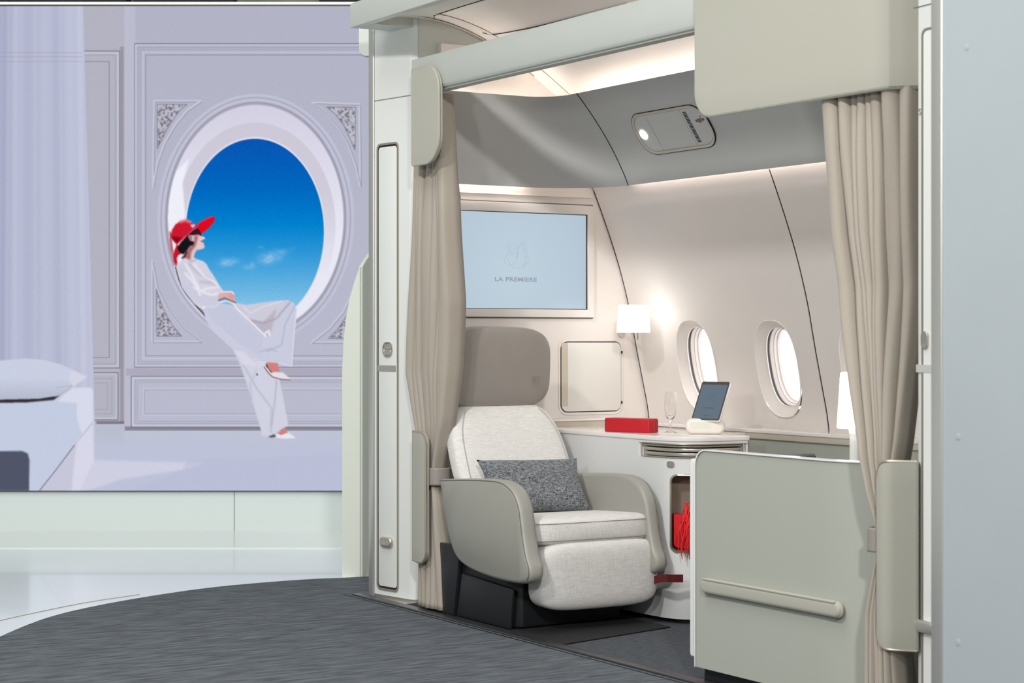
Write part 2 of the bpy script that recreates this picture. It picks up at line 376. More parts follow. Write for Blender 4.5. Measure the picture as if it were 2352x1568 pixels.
    for cx, cy, rx, ry, a_ in ((528, 600, 24, 10, .5), (520, 606, 18, 8, .4), (573, 613, 17, 7, .38), (625, 590, 32, 13, .55), (612, 600, 20, 10, .45), (645, 578, 22, 8, .35), (600, 568, 8, 4, .25), (672, 570, 8, 3, .2), (580, 606, 7, 5, .3)):
        nz = .75 + .25 * np.sin(X / 4.1 + 2 * np.sin(Y / 5)) * np.cos(Y / 3.3 + np.sin(X / 7))
        put(np.exp(-(((X - cx) / rx) ** 2 + ((Y - cy) / ry) ** 2) * 1.6) * a_ * nz, (206, 218, 240))
    # corner ornaments
    nz = sum(np.sin(X / a_ + 2.1 * np.sin(Y / b_) + c_) * np.cos(Y / d_ + 1.7 * np.sin(X / b_ + c_)) for a_, b_, c_, d_ in ((2.6, 6, 0, 3.1), (3.3, 5, 2, 2.4), (4.4, 8, 4, 4.0)))
    orn = blur((np.abs(nz) > .95) * 1.0, 1)
    def corner(pts_area, frame, arc):
        m = mask(pts_area, 1); put(m, (190, 188, 204)); put(m * np.clip(orn * 1.2, 0, 1) * .85, (106, 102, 114)); line(pts_area + [pts_area[0]], 1.3, (120, 118, 134))
        for F_ in (frame, arc): line(F_, 4.5, (196, 197, 216)); line([(x + 2.5, y + 2.5) for x, y in F_], 1.2, (140, 139, 158))
    def arcp(r1, r2, a0, a1): return [(588 + r1 * math.cos(R(t)), 502 + r2 * math.sin(R(t))) for t in np.linspace(a0, a1, 14)]
    corner([(362, 240), (430, 240), (412, 256), (392, 284), (372, 322), (362, 342)], [(462, 232), (355, 232), (352, 420)], [(462, 232), (430, 254), (402, 288), (378, 330), (362, 375), (352, 430)])
    corner([(817, 247), (750, 246), (770, 262), (790, 288), (806, 322), (816, 345)], [(718, 236), (826, 240), (828, 425)], [(718, 236), (748, 258), (776, 290), (800, 332), (816, 375), (828, 428)])
    corner([(360, 664), (361, 772), (418, 772), (396, 746), (374, 706)], [(350, 600), (350, 784), (462, 784)], [(350, 600), (362, 660), (388, 712), (420, 752), (462, 784)])
    corner([(817, 680), (816, 777), (755, 777), (776, 756), (800, 720)], [(828, 610), (828, 786), (716, 786)], [(828, 610), (812, 668), (788, 716), (756, 754), (716, 786)])
    # bed
    poly([(-70, 922), (130, 915), (168, 890), (208, 890), (214, 895), (215, 972), (92, 1126), (-70, 1126)], (194, 203, 228), 1)
    poly([(168, 890), (208, 890), (214, 895), (215, 972), (190, 1000), (178, 960), (178, 925), (132, 922), (150, 905)], (214, 217, 236), 3)
    poly([(215, 965), (217, 1060), (183, 1126), (92, 1126), (170, 1020)], (198, 198, 220), 2)
    poly([(215, 970), (217, 1062), (185, 1126), (165, 1126), (172, 1060), (178, 1010)], (214, 214, 234), 4)
    line([(92, 1126), (130, 1078), (172, 1022)], 2.2, (122, 122, 142)); line([(172, 1022), (213, 972)], 1.2, (176, 178, 200))
    poly([(-70, 1036), (52, 1036), (64, 1040), (68, 1052), (68, 1126), (-70, 1126)], (80, 84, 106), 1)
    line([(-60, 1036), (52, 1035), (65, 1041), (69, 1056), (68, 1126)], 2.2, (132, 138, 165))
    poly([(-70, 914), (60, 912), (125, 908), (140, 905), (125, 918), (60, 924), (-70, 925)], (50, 46, 48), 2)
    PW = [(-70, 836), (0, 828), (60, 823), (100, 826), (140, 836), (170, 850), (201, 865), (170, 888), (160, 893), (135, 908), (90, 915), (0, 917), (-70, 918)]
    poly(PW, (200, 206, 228), 1)
    put(mask(PW, 1) * np.clip((Y - 868) / 60, 0, 1) * .6, (158, 165, 184)); poly([(165, 850), (201, 865), (170, 887), (160, 872)], (212, 212, 230), 3); line([(130, 890), (166, 885), (160, 893), (128, 910)], 1.2, (170, 172, 190), .7)
    # the reclining figure on the picture
    def A(P): return [(370 + .1531 * x, 480 + .1531 * y) for x, y in P]
    def B(P): return [(330 + .38255 * x, 440 + .38255 * y) for x, y in P]
    line(A([(225, 880), (270, 1050), (320, 1180), (400, 1300), (500, 1420), (610, 1540), (660, 1600)]), 3.0, (70, 62, 62))
    line(A([(200, 850), (250, 1060), (310, 1210), (400, 1330), (520, 1470), (640, 1600)]), 2.0, (214, 214, 230))
    front = B([(360, 700), (450, 665), (560, 690), (620, 755), (700, 838), (735, 872), (725, 930), (700, 1000), (800, 1060), (830, 1200), (870, 1402), (800, 1440), (752, 1470), (712, 1445), (650, 1240), (580, 1040), (540, 950), (400, 820), (372, 762)])
    poly(front, (202, 203, 224), 1)
    poly(B([(580, 1000), (700, 1000), (800, 1060), (830, 1200), (868, 1400), (800, 1440), (752, 1470), (712, 1445), (650, 1240)]), (208, 209, 226), 2)
    poly(B([(372, 700), (450, 670), (540, 700), (640, 800), (720, 880), (700, 990), (560, 900), (420, 780)]), (196, 198, 222), 4)
    line(B([(600, 1040), (680, 1180), (770, 1300), (765, 1440)]), 3, (180, 180, 202), .6); line(B([(800, 1120), (790, 1250), (770, 1400)]), 2.4, (176, 176, 198), .7)
    line(B([(690, 1060), (640, 1150), (650, 1240)]), 3, (186, 187, 208), .6)
    poly(B([(540, 950), (600, 960), (690, 1050), (600, 1040)]), (214, 214, 232), 3)
    raised = B([(500, 655), (560, 668), (620, 680), (700, 668), (800, 655), (870, 651), (903, 668), (920, 705), (912, 800), (890, 1045), (800, 1025), (685, 1020), (700, 950), (728, 880), (700, 838), (620, 758), (560, 700)])
    poly(raised, (205, 202, 219), 1)
    poly(B([(860, 670), (905, 680), (918, 710), (905, 850), (889, 1042), (800, 1024), (686, 1018), (705, 950), (760, 850), (800, 760)]), (200, 202, 224), 2)
    poly(B([(625, 765), (720, 780), (800, 700), (770, 830), (740, 870), (700, 835)]), (188, 180, 196), 4)
    line(B([(880, 665), (840, 710), (800, 760), (720, 790), (640, 770)]), 2.6, (168, 164, 184), .8)
    line(B([(600, 690), (640, 730), (720, 690), (830, 660)]), 2.0, (222, 220, 234), .8); line(B([(905, 690), (850, 800), (830, 920), (740, 960)]), 2, (170, 170, 196), .6)
    line(B([(540, 665), (560, 700), (640, 775), (735, 868)]), 3.4, (228, 228, 242)); line(B([(430, 670), (500, 655), (545, 665)]), 3, (226, 226, 240))
    line(B([(725, 855), (752, 835), (758, 860)]), 5, (226, 224, 236)); line(B([(700, 960), (760, 940), (800, 960)]), 2, (172, 172, 196), .6)
    line(B([(685, 1022), (800, 1027), (888, 1047)]), 1.5, (225, 225, 240)); line(B([(918, 720), (905, 850), (890, 1045)]), 1.5, (222, 222, 240))
    # shirt
    shirt = A([(330, 740), (400, 772), (480, 790), (540, 750), (640, 785), (690, 830), (730, 910), (800, 1010), (870, 1130), (940, 1230), (870, 1290), (866, 1465), (780, 1485), (640, 1460), (600, 1490), (500, 1420), (400, 1290), (320, 1180), (270, 1020), (235, 890), (250, 830)])
    poly(shirt, (212, 210, 226), 1)
    poly(A([(250, 860), (330, 800), (430, 1010), (560, 1180), (600, 1260), (860, 1300), (860, 1460), (640, 1450), (500, 1410), (320, 1180)]), (202, 204, 224), 4)
    for P in (([(420, 820), (560, 960), (760, 1080)]), ([(600, 1090), (760, 1110), (850, 1160)])): line(A(P), 4.5, (184, 178, 196), .55)
    for P in (([(380, 830), (450, 960), (570, 1200)]), ([(370, 970), (500, 1110), (560, 1180)]), ([(500, 830), (660, 1020), (780, 1080), (850, 1140)]), ([(500, 1170), (560, 1210), (590, 1290)]), ([(640, 1250), (760, 1290), (860, 1270)]), ([(600, 1230), (700, 1190), (860, 1170)])): line(A(P), 3.0, (236, 234, 244), .75)
    # forearm, hand
    poly(A([(862, 1275), (950, 1232), (1060, 1228), (1100, 1262), (1112, 1340), (1128, 1402), (1080, 1385), (1000, 1345), (950, 1338), (870, 1372)]), (222, 172, 176), 1)
    line(A([(900, 1245), (1060, 1238), (1095, 1270)]), 3, (240, 214, 218)); line(A([(870, 1368), (960, 1334), (1040, 1370), (1120, 1402)]), 2, (120, 78, 78), .8); line(A([(1010, 1290), (1090, 1350)]), 1.2, (190, 124, 128)); line(A([(1040, 1270), (1100, 1320)]), 1.2, (196, 132, 136))
    # neck, face
    poly(A([(350, 700), (370, 640), (440, 560), (490, 540), (500, 490), (430, 470), (410, 410), (440, 385), (560, 375), (600, 395), (628, 408), (655, 440), (625, 466), (622, 490), (642, 515), (658, 555), (650, 590), (600, 606), (540, 615), (512, 660), (495, 725), (540, 752), (480, 785), (400, 768), (330, 735)]), (232, 196, 200), 1)
    poly(A([(350, 720), (370, 640), (440, 560), (500, 480), (500, 400), (560, 390), (550, 470), (520, 560), (460, 640), (440, 770)]), (168, 104, 108), 4)
    poly(A([(410, 410), (440, 385), (470, 410), (470, 470), (440, 478)]), (190, 110, 112), 1)
    poly(A([(300, 740), (350, 690), (380, 620), (400, 640), (370, 720), (340, 745)]), (70, 26, 34), 2)
    line(A([(600, 480), (632, 492)]), 1.8, (150, 60, 66)); line(A([(640, 430), (655, 442)]), 2.5, (246, 222, 224))
    # hair, hat, ribbon, glasses
    poly(A([(128, 318), (150, 350), (168, 480), (192, 650), (205, 760), (180, 700), (150, 600), (136, 480)]), (196, 80, 96), 1)
    poly(A([(240, 530), (205, 620), (188, 700), (190, 780), (235, 862), (252, 800), (240, 740), (268, 690), (306, 676), (280, 600), (260, 540)]), (196, 22, 44), 1)
    poly(A([(250, 570), (300, 500), (400, 390), (500, 310), (560, 280), (605, 340), (590, 372), (480, 395), (420, 385), (410, 420), (440, 478), (500, 490), (492, 540), (440, 552), (400, 610), (340, 682), (300, 668), (262, 620)]), (22, 20, 24), 1)
    poly(A([(470, 350), (545, 300), (590, 325), (612, 370), (612, 410), (590, 398), (560, 382), (480, 385)]), (84, 12, 22), 1)
    brim = A([(480, 290), (520, 245), (600, 185), (700, 132), (770, 113), (815, 122), (822, 150), (790, 210), (740, 270), (660, 340), (612, 372), (590, 330), (550, 280)])
    poly(brim, (222, 10, 34), 1)
    poly(A([(145, 400), (170, 310), (220, 230), (290, 185), (370, 163), (430, 183), (480, 213), (522, 245), (492, 292), (400, 382), (300, 472), (240, 532), (180, 462)]), (206, 24, 48), 1)
    poly(A([(150, 410), (240, 420), (330, 430), (240, 525), (180, 460)]), (132, 8, 28), 5); line(A([(300, 190), (370, 170), (440, 195)]), 4, (236, 132, 146), .8); poly(A([(440, 240), (500, 225), (520, 248), (480, 288)]), (236, 190, 204), 1)
    line(A([(240, 534), (300, 478), (400, 388), (500, 298), (600, 195), (770, 117)]), 1.6, (236, 60, 80))
    # shoes and ankles
    skin = (214, 128, 126)
    poly(B([(738, 1022), (806, 1028), (818, 1086), (775, 1088), (752, 1062)]), skin, 1)
    poly(B([(738, 1028), (752, 1062), (775, 1088), (765, 1088), (735, 1050)]), (26, 22, 26), 1)
    line(B([(684, 1098), (690, 1060), (700, 1038), (720, 1035), (745, 1065), (768, 1096)]), 2.6, (216, 216, 230)); line(B([(725, 1052), (752, 1090), (775, 1112), (830, 1126), (880, 1130)]), 2.4, (160, 96, 84))
    poly(B([(762, 1088), (790, 1082), (838, 1085), (886, 1126), (830, 1122), (780, 1108)]), (222, 224, 234), 1); line(B([(683, 1094), (683, 1100)]), 3, (60, 50, 56))
    poly(B([(800, 1452), (852, 1415), (866, 1446), (830, 1462)]), skin, 1); poly(B([(782, 1474), (800, 1450), (825, 1462), (872, 1445), (916, 1478), (840, 1482)]), (228, 230, 240), 1)
    poly(B([(745, 1470), (785, 1455), (800, 1470), (770, 1476)]), (90, 84, 92), 1); poly(B([(695, 1446), (720, 1450), (755, 1472), (720, 1468)]), (206, 208, 224), 1)
    # faint diode grid
    I[:] += rng.normal(0, 1.6, X.shape)[..., None]
    g = I.mean(-1, keepdims=True); sat = I.max(-1, keepdims=True) - I.min(-1, keepdims=True)
    I[:] = np.where(sat < 60, g + (I - g) * .88, I)
    return xs, ys, srgb_lin(np.clip(I, 0, 255) / 255)
xs, ys, IMG = paint()
GH, GW = IMG.shape[:2]
o0 = ledp(xs[0], ys[0]); o1 = ledp(xs[-1], ys[0]); o2 = ledp(xs[0], ys[-1])
UX = np.array(o1 - o0); VY = np.array(o2 - o0)
gu, gv = np.meshgrid(np.linspace(0, 1, GW), np.linspace(0, 1, GH))
co = np.array(o0)[None, None] + gu[..., None] * UX + gv[..., None] * VY
co = co - np.array(DIR) * .012
idx = np.arange(GH * GW).reshape(GH, GW)
quads = np.stack([idx[:-1, :-1], idx[1:, :-1], idx[1:, 1:], idx[:-1, 1:]], -1).reshape(-1, 4)
me = bpy.data.meshes.new('display'); me.vertices.add(GH * GW); me.vertices.foreach_set('co', co.reshape(-1).astype(np.float32))
me.loops.add(quads.size); me.loops.foreach_set('vertex_index', quads.reshape(-1).astype(np.int32))
me.polygons.add(len(quads)); me.polygons.foreach_set('loop_start', (np.arange(len(quads)) * 4).astype(np.int32))
me.update(calc_edges=True)
ca = me.color_attributes.new('picture', 'FLOAT_COLOR', 'POINT')
ca.data.foreach_set('color', np.concatenate([IMG, np.ones((GH, GW, 1))], -1).reshape(-1).astype(np.float32))
pm = bpy.data.materials.new('led_picture'); pm.use_nodes = True; t = pm.node_tree; t.nodes.remove(t.nodes['Principled BSDF'])
an = t.nodes.new('ShaderNodeVertexColor'); an.layer_name = 'picture'; en = t.nodes.new('ShaderNodeEmission')
t.links.new(an.outputs[0], en.inputs[0]); t.links.new(en.outputs[0], t.nodes['Material Output'].inputs[0]); me.materials.append(pm)
led = thing('led_screen', 'huge screen showing a person in white with a red hat in an oval window', 'screen', dl(LD, -1.85, .24))
disp = bpy.data.objects.new('display', me); COL.objects.link(disp); disp.parent = led; disp.matrix_parent_inverse = Matrix.Translation(-led.location)
cz = (ledp(0, 10).z + ledp(0, 1127).z) / 2; hz = (ledp(0, 10).z - ledp(0, 1127).z) / 2; cl = ((400 - CX) / F) * LD; hw = 470 / F * LD
bm = bmesh.new(); obox(bm, dl(LD + .045, cl, cz), RGT, ZA, DIR, hw, hz + .003, .05); obj('housing', bm, M['black'], led)
bm = bmesh.new(); obox(bm, dl(LD + .045, cl, ledp(0, 8).z), RGT, ZA, DIR, hw, .006, .06); obj('top_light_bar', bm, emit('top_bar_light', (255, 252, 240), 1.3), led)

# white arch-topped partition end behind the pillar
def arch(name, latc, D0, lat1, D1, z_of, m):
    bm = bmesh.new(); n = 26; A_, B_ = [], []
    for i in range(n + 1):
        k = i / n; p = dl(D0 + (D1 - D0) * k, latc + (lat1 - latc) * k); A_.append(Vector((p.x, p.y, 0))); B_.append(Vector((p.x, p.y, z_of(p.dot(RGT)))))
    grid(bm, [A_, B_]); return obj(name, bm, m, None, solid=.03)
def zo(lat):
    k = min(max((-.808 - lat) / -.26, 0), 1); return 1.03 + .62 * math.sqrt(max(0, 1 - (1 - k) ** 2))
bm = bmesh.new()
P0 = [dl(9.2, -.811 + .1 * (i / 30) ** 2) for i in range(31)]
def sheet(bm, la0, D0, la1, D1, nn=24):
    A_, B_ = [], []
    for i in range(nn + 1):
        k = (i / nn) ** 1.8; lat = la0 + (la1 - la0) * k; p = dl(D0 + (D1 - D0) * k, lat)
        A_.append(Vector((p.x, p.y, 0))); B_.append(Vector((p.x, p.y, zo(lat))))
    grid(bm, [A_, B_])
sheet(bm, -.811, 9.2, -.724, 9.17)
sheet(bm, -.724, 9.17, -.50, 9.52)
tag(obj('arch_partition', bm, mat('arch_white', (214, 217, 207), .5), solid=.02), 'white partition with a rounded shoulder standing behind the door pillar', 'partition')

# ------------------------------------------------------------------ cabin shell
PROF = [(5.14, .0), (5.14, .5), (5.12, .78), (5.085, .95), (5.05, 1.10), (5.006, 1.30), (4.945, 1.50), (4.87, 1.69), (4.813, 1.82), (4.785, 1.88), (4.765, 1.95), (4.757, 2.0)]
def wall_panel(name, ya, yb):
    P = smoothpath([(x, 0, z) for x, z in PROF], 4); bm = bmesh.new()
    grid(bm, [[Vector((p.x, y, p.z)) for p in P] for y in (ya, yb)])
    return P, bm
VN = Vector((-.98, 0, -.196)).normalized(); VV = Vector((-.196, 0, .98)).normalized(); VU = Vector((0, -1, 0))
WINS = [(6.84, 1.025), (6.28, 1.02), (5.74, 1.02), (5.18, 1.02)]
def wx(z):
    for (xa, za), (xb, zb) in zip(PROF, PROF[1:]):
        if za <= z <= zb: return xa + (xb - xa) * (z - za) / (zb - za)
def wall_solid(name, ya, yb, wins):
    P = smoothpath([(x, 0, z) for x, z in PROF], 4); bm = bmesh.new()
    inner = [(p.x, p.z) for p in P]; outer = [(p.x + .03, p.z) for p in P][::-1]
    pts = inner + outer
    plate(bm, pts, Vector((0, ya, 0)), XA, ZA, YA, 0, yb - ya)
    o = obj(name, bm, M['wall']); cs = []
    for y, z in wins:
        b2 = bmesh.new(); c = Vector((wx(z), y, z)); plate(b2, sell(.272, .412), c, VU, VV, VN, -.12, .12); cs.append(obj('c', b2, M['wall']))
    if cs: cut(o, cs)
    for p in o.data.polygons: p.use_smooth = True
    o.data.set_sharp_from_angle(angle=R(30))
    return struct(o)
wall_solid('wall_right', 6.025, 7.285, WINS[:2])
wall_solid('wall_right.001', 3.9, 6.015, WINS[2:])
bm = bmesh.new()
for y in (6.02, 7.29):
    P = smoothpath([(x + .006, y, z) for x, z in PROF[:9]], 3); a = [p + Vector((0, -.007, 0)) for p in P]; b = [p + Vector((0, .007, 0)) for p in P]; grid(bm, [a, b])
struct(obj('trim_6', bm, M['dark'], solid=.004))
for i, (y, z) in enumerate(WINS[:3]):
    c = Vector((wx(z) - .002, y, z))
    w = bpy.data.objects.new('window_%d' % (i + 1), None); COL.objects.link(w); w.location = c; struct(w)
    def loft(name, rings, m, closed=True):
        b2 = bmesh.new(); rows = [[c + VU * p[0] + VV * p[1] - VN * dpt for p in sell(ww, hh, 2.5)] for ww, hh, dpt in rings]
        grid(b2, rows, True); return obj(name, b2, m, w, smooth=True, solid=0)
    loft('window_lip', [(.276, .416, -.001), (.272, .412, -.004), (.267, .407, -.001)], M['white'])
    loft('window_bezel', [(.268, .408, .0), (.262, .402, .006), (.206, .338, .034)], M['wall'])
    loft('window_lip', [(.207, .339, .033), (.203, .335, .031), (.202, .334, .036)], M['white'])
    loft('shade_slot', [(.206, .338, .036), (.222, .352, .037), (.222, .352, .056), (.212, .342, .057)], mat('shade_slot_grey', (120, 118, 120), .3))
    loft('inner_frame', [(.214, .344, .052), (.206, .338, .053), (.198, .328, .068), (.192, .322, .069), (.19, .320, .082), (.180, .312, .084), (.176, .306, .094)], mat('window_inner_white', (226, 218, 214), .4))
    b2 = bmesh.new(); plate(b2, sell(.26, .39), c, VU, VV, VN, -.1, -.097); obj('window_pane', b2, M['pane'], w)

# end wall below the overhead band, with the upper return
bm = bmesh.new(); box(bm, (3.95, 7.3, 0), (5.3, 7.36, 2.05)); struct(obj('wall_left', bm, M['wall']))
bm = bmesh.new(); plate(bm, [(3.905, 2.1), (4.07, 2.1), (4.07, 2.40), (4.7, 2.40), (4.7, 2.7), (3.905, 2.7)], Vector((0, 7.335, 0)), XA, ZA, YA, -.06, .0)
struct(obj('wall_left.001', bm, M['beam']))
# overhead band
def arc(cx, cy, r, a0, a1, n=14): return [(cx + r * math.cos(R(a0 + (a1 - a0) * i / n)), cy + r * math.sin(R(a0 + (a1 - a0) * i / n))) for i in range(n + 1)]
bot = [(3.86, 7.235), (4.2, 7.235)] + arc(4.45, 6.935, .30, 90, 0) + [(4.75, 6.6), (4.75, 3.2)]
topp = [(3.86, 7.12), (4.2, 7.12)] + arc(4.33, 6.97, .15, 90, 0) + [(4.48, 6.6), (4.48, 3.2)]
ZB, ZT = 1.815, 2.2
def bandpt(i, k, off=0.0):
    b_, t_ = bot[i], topp[i]; x = b_[0] + (t_[0] - b_[0]) * k; y = b_[1] + (t_[1] - b_[1]) * k
    dx, dy = b_[0] - t_[0], b_[1] - t_[1]; L = math.hypot(dx, dy) or 1; bulge = .09 * L * 4 * k * (1 - k) + off
    return Vector((x + dx / L * bulge, y + dy / L * bulge, ZB + (ZT - ZB) * k))
bm = bmesh.new()
rows = [[bandpt(i, k / 10) for i in range(len(bot))] for k in range(11)]
rows = [[bandpt(i, 0, .02) + Vector((0, 0, .012)) for i in range(len(bot))]] + rows + [[bandpt(i, 1, .02) for i in range(len(bot))]]
grid(bm, rows); ob = obj('trim_7', bm, M['band'], smooth=True); struct(ob)
ob.data.set_sharp_from_angle(angle=R(50))
def band_on(Y, k, off=0.0):
    b_ = (4.75, Y); t_ = (4.48, Y); x = 4.75 - .27 * k + .09 * .27 * 4 * k * (1 - k) + off; return Vector((x, Y, ZB + (ZT - ZB) * k))
bm = bmesh.new(); tube(bm, [band_on(6.917, k / 12) for k in range(13)], .0028, 5); struct(obj('trim_8', bm, M['dark']))
# cove vault
VP = smoothpath([(3.72, 0, 2.535), (3.95, 0, 2.525), (4.10, 0, 2.495), (4.235, 0, 2.445), (4.38, 0, 2.365), (4.52, 0, 2.275), (4.63, 0, 2.19), (4.71, 0, 2.07)], 5)
bm = bmesh.new(); grid(bm, [[Vector((p.x, y, p.z)) for p in VP] for y in (3.0, 7.42)])
struct(obj('ceiling', bm, M['vault'], smooth=True))
bm = bmesh.new(); box(bm, (4.0, 7.25, 2.12), (4.7, 7.29, 2.42)); struct(obj('ceiling.001', bm, M['vault']))
for i, y in enumerate((7.155, 5.6)):
    bm = bmesh.new(); grid(bm, [[Vector((p.x, yy, p.z - .003)) for p in VP] for yy in (y - .013, y + .013)]); struct(obj('trim_%d' % (9 + i), bm, mat('rib', (222, 214, 204), .5)))
bm = bmesh.new(); grid(bm, [[Vector((p.x, yy, p.z - .004)) for p in VP[:24]] for yy in (7.24, 7.275)]); struct(obj('trim_11', bm, M['beige']))
# light strips in the coves
bm = bmesh.new(); box(bm, (4.60, 3.4, 2.105), (4.64, 7.0, 2.117)); box(bm, (4.08, 7.205, 2.105), (4.5, 7.235, 2.117)); struct(obj('cove_light', bm, M['strip']))
bm = bmesh.new(); box(bm, (4.772, 3.9, 1.850), (4.787, 6.95, 1.857)); box(bm, (3.9, 7.265, 1.850), (4.45, 7.28, 1.857))
struct(obj('cove_light.001', bm, M['strip2']))
# ceiling hatch outline
hp = [(1450, 3), (1395, 22), (1300, 44), (1220, 63), (1160, 74), (1125, 78), (1100, 74)]
def vault_hit(px, py):
    best = None
    for a, b in zip(VP, VP[1:]):
        for k in range(6):
            x = a.x + (b.x - a.x) * k / 6; z = a.z + (b.z - a.z) * k / 6; p = at(px, py, X=x); d = abs(p.z - z)
            if best is None or d < best[0]: best = (d, Vector((x, p.y, z - .002)))
    return best[1]
bm = bmesh.new(); tube(bm, smoothpath([vault_hit(x, y) for x, y in ((998, 40), (997, 36), (1003, 32), (1060, 14), (1105, 0), (1140, -11))], 4), .0022, 5)
q = [vault_hit(x, y) for x, y in ((1108, 74), (1125, 78), (1150, 77), (1220, 63), (1300, 44), (1395, 20), (1440, 8))]
tube(bm, smoothpath(q, 4), .0018, 5); struct(obj('trim_12', bm, M['dark']))
# fascia above
fb = at(823, 66, X=3.70)
bm = bmesh.new(); box(bm, (3.66, 2.4, fb.z), (3.70, fb.y, fb.z + .105)); struct(obj('trim_13', bm, M['beam'], bevel=.003))
bm = bmesh.new(); box(bm, (3.70, 2.4, fb.z + .04), (4.9, fb.y - .01, fb.z + .10)); struct(obj('ceiling.002', bm, M['beam']))
bm = bmesh.new(); box(bm, (3.70, 7.30, fb.z + .0), (4.0, fb.y - .01, fb.z + .05)); struct(obj('ceiling.003', bm, M['beam']))

# curtain rail beam
bm = bmesh.new(); plate(bm, [(3.79, 2.19), (3.80, 2.175), (3.86, 2.175), (3.86, 2.318), (3.79, 2.318)], Vector((0, 4.2, 0)), XA, ZA, YA, 0, 2.93)
pel = thing('curtain_pelmet', 'long white beam spanning the suite opening above both curtains', 'pelmet', (3.82, 5.4, 2.175))
obj('beam', bm, M['beam'], pel, bevel=.004)
bm = bmesh.new(); box(bm, (3.806, 4.25, 2.168), (3.85, 7.0, 2.175)); obj('rail', bm, M['divider'], pel)

# ------------------------------------------------------------------ far door pillar
A0 = Vector((3.84, 7.57, 0)); pu = Vector((.157, -.988, 0)).normalized(); pn = Vector((-pu.y, pu.x, 0)) * -1    # pn faces the hall
if pn.x > 0: pn = -pn
def pil(name, label, base, u, ln, handed, root_loc):
    root = thing(name, label, 'pillar', root_loc); n = Vector((u.y, -u.x, 0)).normalized()
    if n.x > 0: n = -n
    dep = -n
    r = .05
    pts = [base, base + u * (ln - r)]
    for k in range(1, 9): a_ = k / 8 * R(80); pts.append(base + u * (ln - r + r * math.sin(a_)) + dep * (r - r * math.cos(a_)))
    last = pts[-1]; pts += [last + dep * .10 + u * .01, base + dep * .17]
    P2 = [(p.x, p.y) for p in pts]
    for nm, z0, z1, sc in (('lower_body', .02, 2.192, 0), ('upper_body', 2.197, 2.56, 0)):
        bm = bmesh.new(); prism(bm, P2, z0, z1); obj(nm, bm, M['pillar'], root, smooth=True)
    bm = bmesh.new(); prism(bm, [((p.x * .97 + (base + u * .15 + dep * .08).x * .03), (p.y * .97 + (base + u * .15 + dep * .08).y * .03)) for p in pts], 0, 2.55); obj('core', bm, M['champ'], root)
    return root, n
pillar, pn = pil('door_pillar', 'tall white pillar with a narrow inset panel left of the curtained opening', A0, pu, .30, 1, (3.9, 7.4, 0))
def pp(px, py): # point on far pillar face
    r = DIR + RGT * ((px - CX) / F) + Vector((0, 0, (HY - py) / F)); e0 = Vector((0, 0, EYE)); k = (A0 - e0).dot(pn) / r.dot(pn); return e0 + r * k
ctr = (pp(868, 332) + pp(915, 1350)) / 2; wd = abs((pp(915, 800) - pp(867, 800)).dot(pu)); z0, z1 = pp(890, 1356).z, pp(890, 328).z
ctr = Vector((ctr.x, ctr.y, (z0 + z1) / 2)); ht = z1 - z0
bm = bmesh.new(); ring(bm, rrect(wd + .006, ht, .025), rrect(wd - .012, ht - .018, .018), ctr, pu, ZA, pn, -.004, .004); obj('panel_frame', bm, M['chline'], pillar, smooth=True)
bm = bmesh.new(); plate(bm, rrect(wd - .012, ht - .018, .018), ctr, pu, ZA, pn, -.01, .0015); obj('panel_gap', bm, M['dark'], pillar)
bm = bmesh.new(); plate(bm, rrect(wd - .022, ht - .034, .015), ctr, pu, ZA, pn, .0, .0035); pd = obj('panel_door', bm, M['pillar'], pillar, bevel=.002)
def on(o, ux, vz, u=pu, n=None, k=0): return o + u * ux + ZA * vz + (n or pn) * k
# latch, grey band, pull
lp = pp(893, 802); o_ = Vector((lp.x, lp.y, lp.z))
bm = bmesh.new(); ring(bm, rrect(.072, .066, .03), rrect(.06, .054, .026), o_, pu, ZA, pn, .0, .009); plate(bm, rrect(.06, .054, .026), o_, pu, ZA, pn, 0, .004); obj('latch', bm, M['champ'], pillar, smooth=False)
bm = bmesh.new(); plate(bm, rrect(.050, .021, .009), o_ + ZA * .013, pu, ZA, pn, .002, .008); plate(bm, rrect(.050, .021, .009), o_ - ZA * .013, pu, ZA, pn, .002, .008); obj('latch_button', bm, M['metal'], pillar, bevel=.002)
lp = pp(890, 846); bm = bmesh.new(); plate(bm, rrect(wd - .02, .027, .001), lp, pu, ZA, pn, .0, .0045); obj('grey_band', bm, mat('band_grey', (150, 150, 142), .5), pillar)
lp = pp(892, 1244); bm = bmesh.new(); plate(bm, rrect(.085, .044, .02), lp, pu, ZA, pn, .0, .022); obj('pull_handle', bm, M['champ'], pillar, bevel=.01, seg=5)
# metal corner post
q = A0 - pu * .022; bm = bmesh.new(); plate(bm, [(-.022, -.035), (.018, -.03), (.018, .002), (.008, .006), (-.014, .006), (-.022, 0)], q, pu, pn, ZA, 0.0, 2.53); obj('metal_edge', bm, M['metal'], pillar, bevel=.003)
bm = bmesh.new(); prism(bm, [((A0 - pu * .1 + pn * -.12).x, (A0 - pu * .1 + pn * -.12).y), ((A0 - pu * .02 - pn * .1).x, (A0 - pu * .02 - pn * .1).y), ((A0 - pu * .02 - pn * .2).x, (A0 - pu * .02 - pn * .2).y)], .0, 2.5)
bm.free()
# rounded end behind the fascia
q = at(842, 88, D=8.75); bm = bmesh.new(); plate(bm, rrect(.07, .16, .034), q, RGT, ZA, DIR, 0, .05); struct(obj('trim_14', bm, M['beam']))

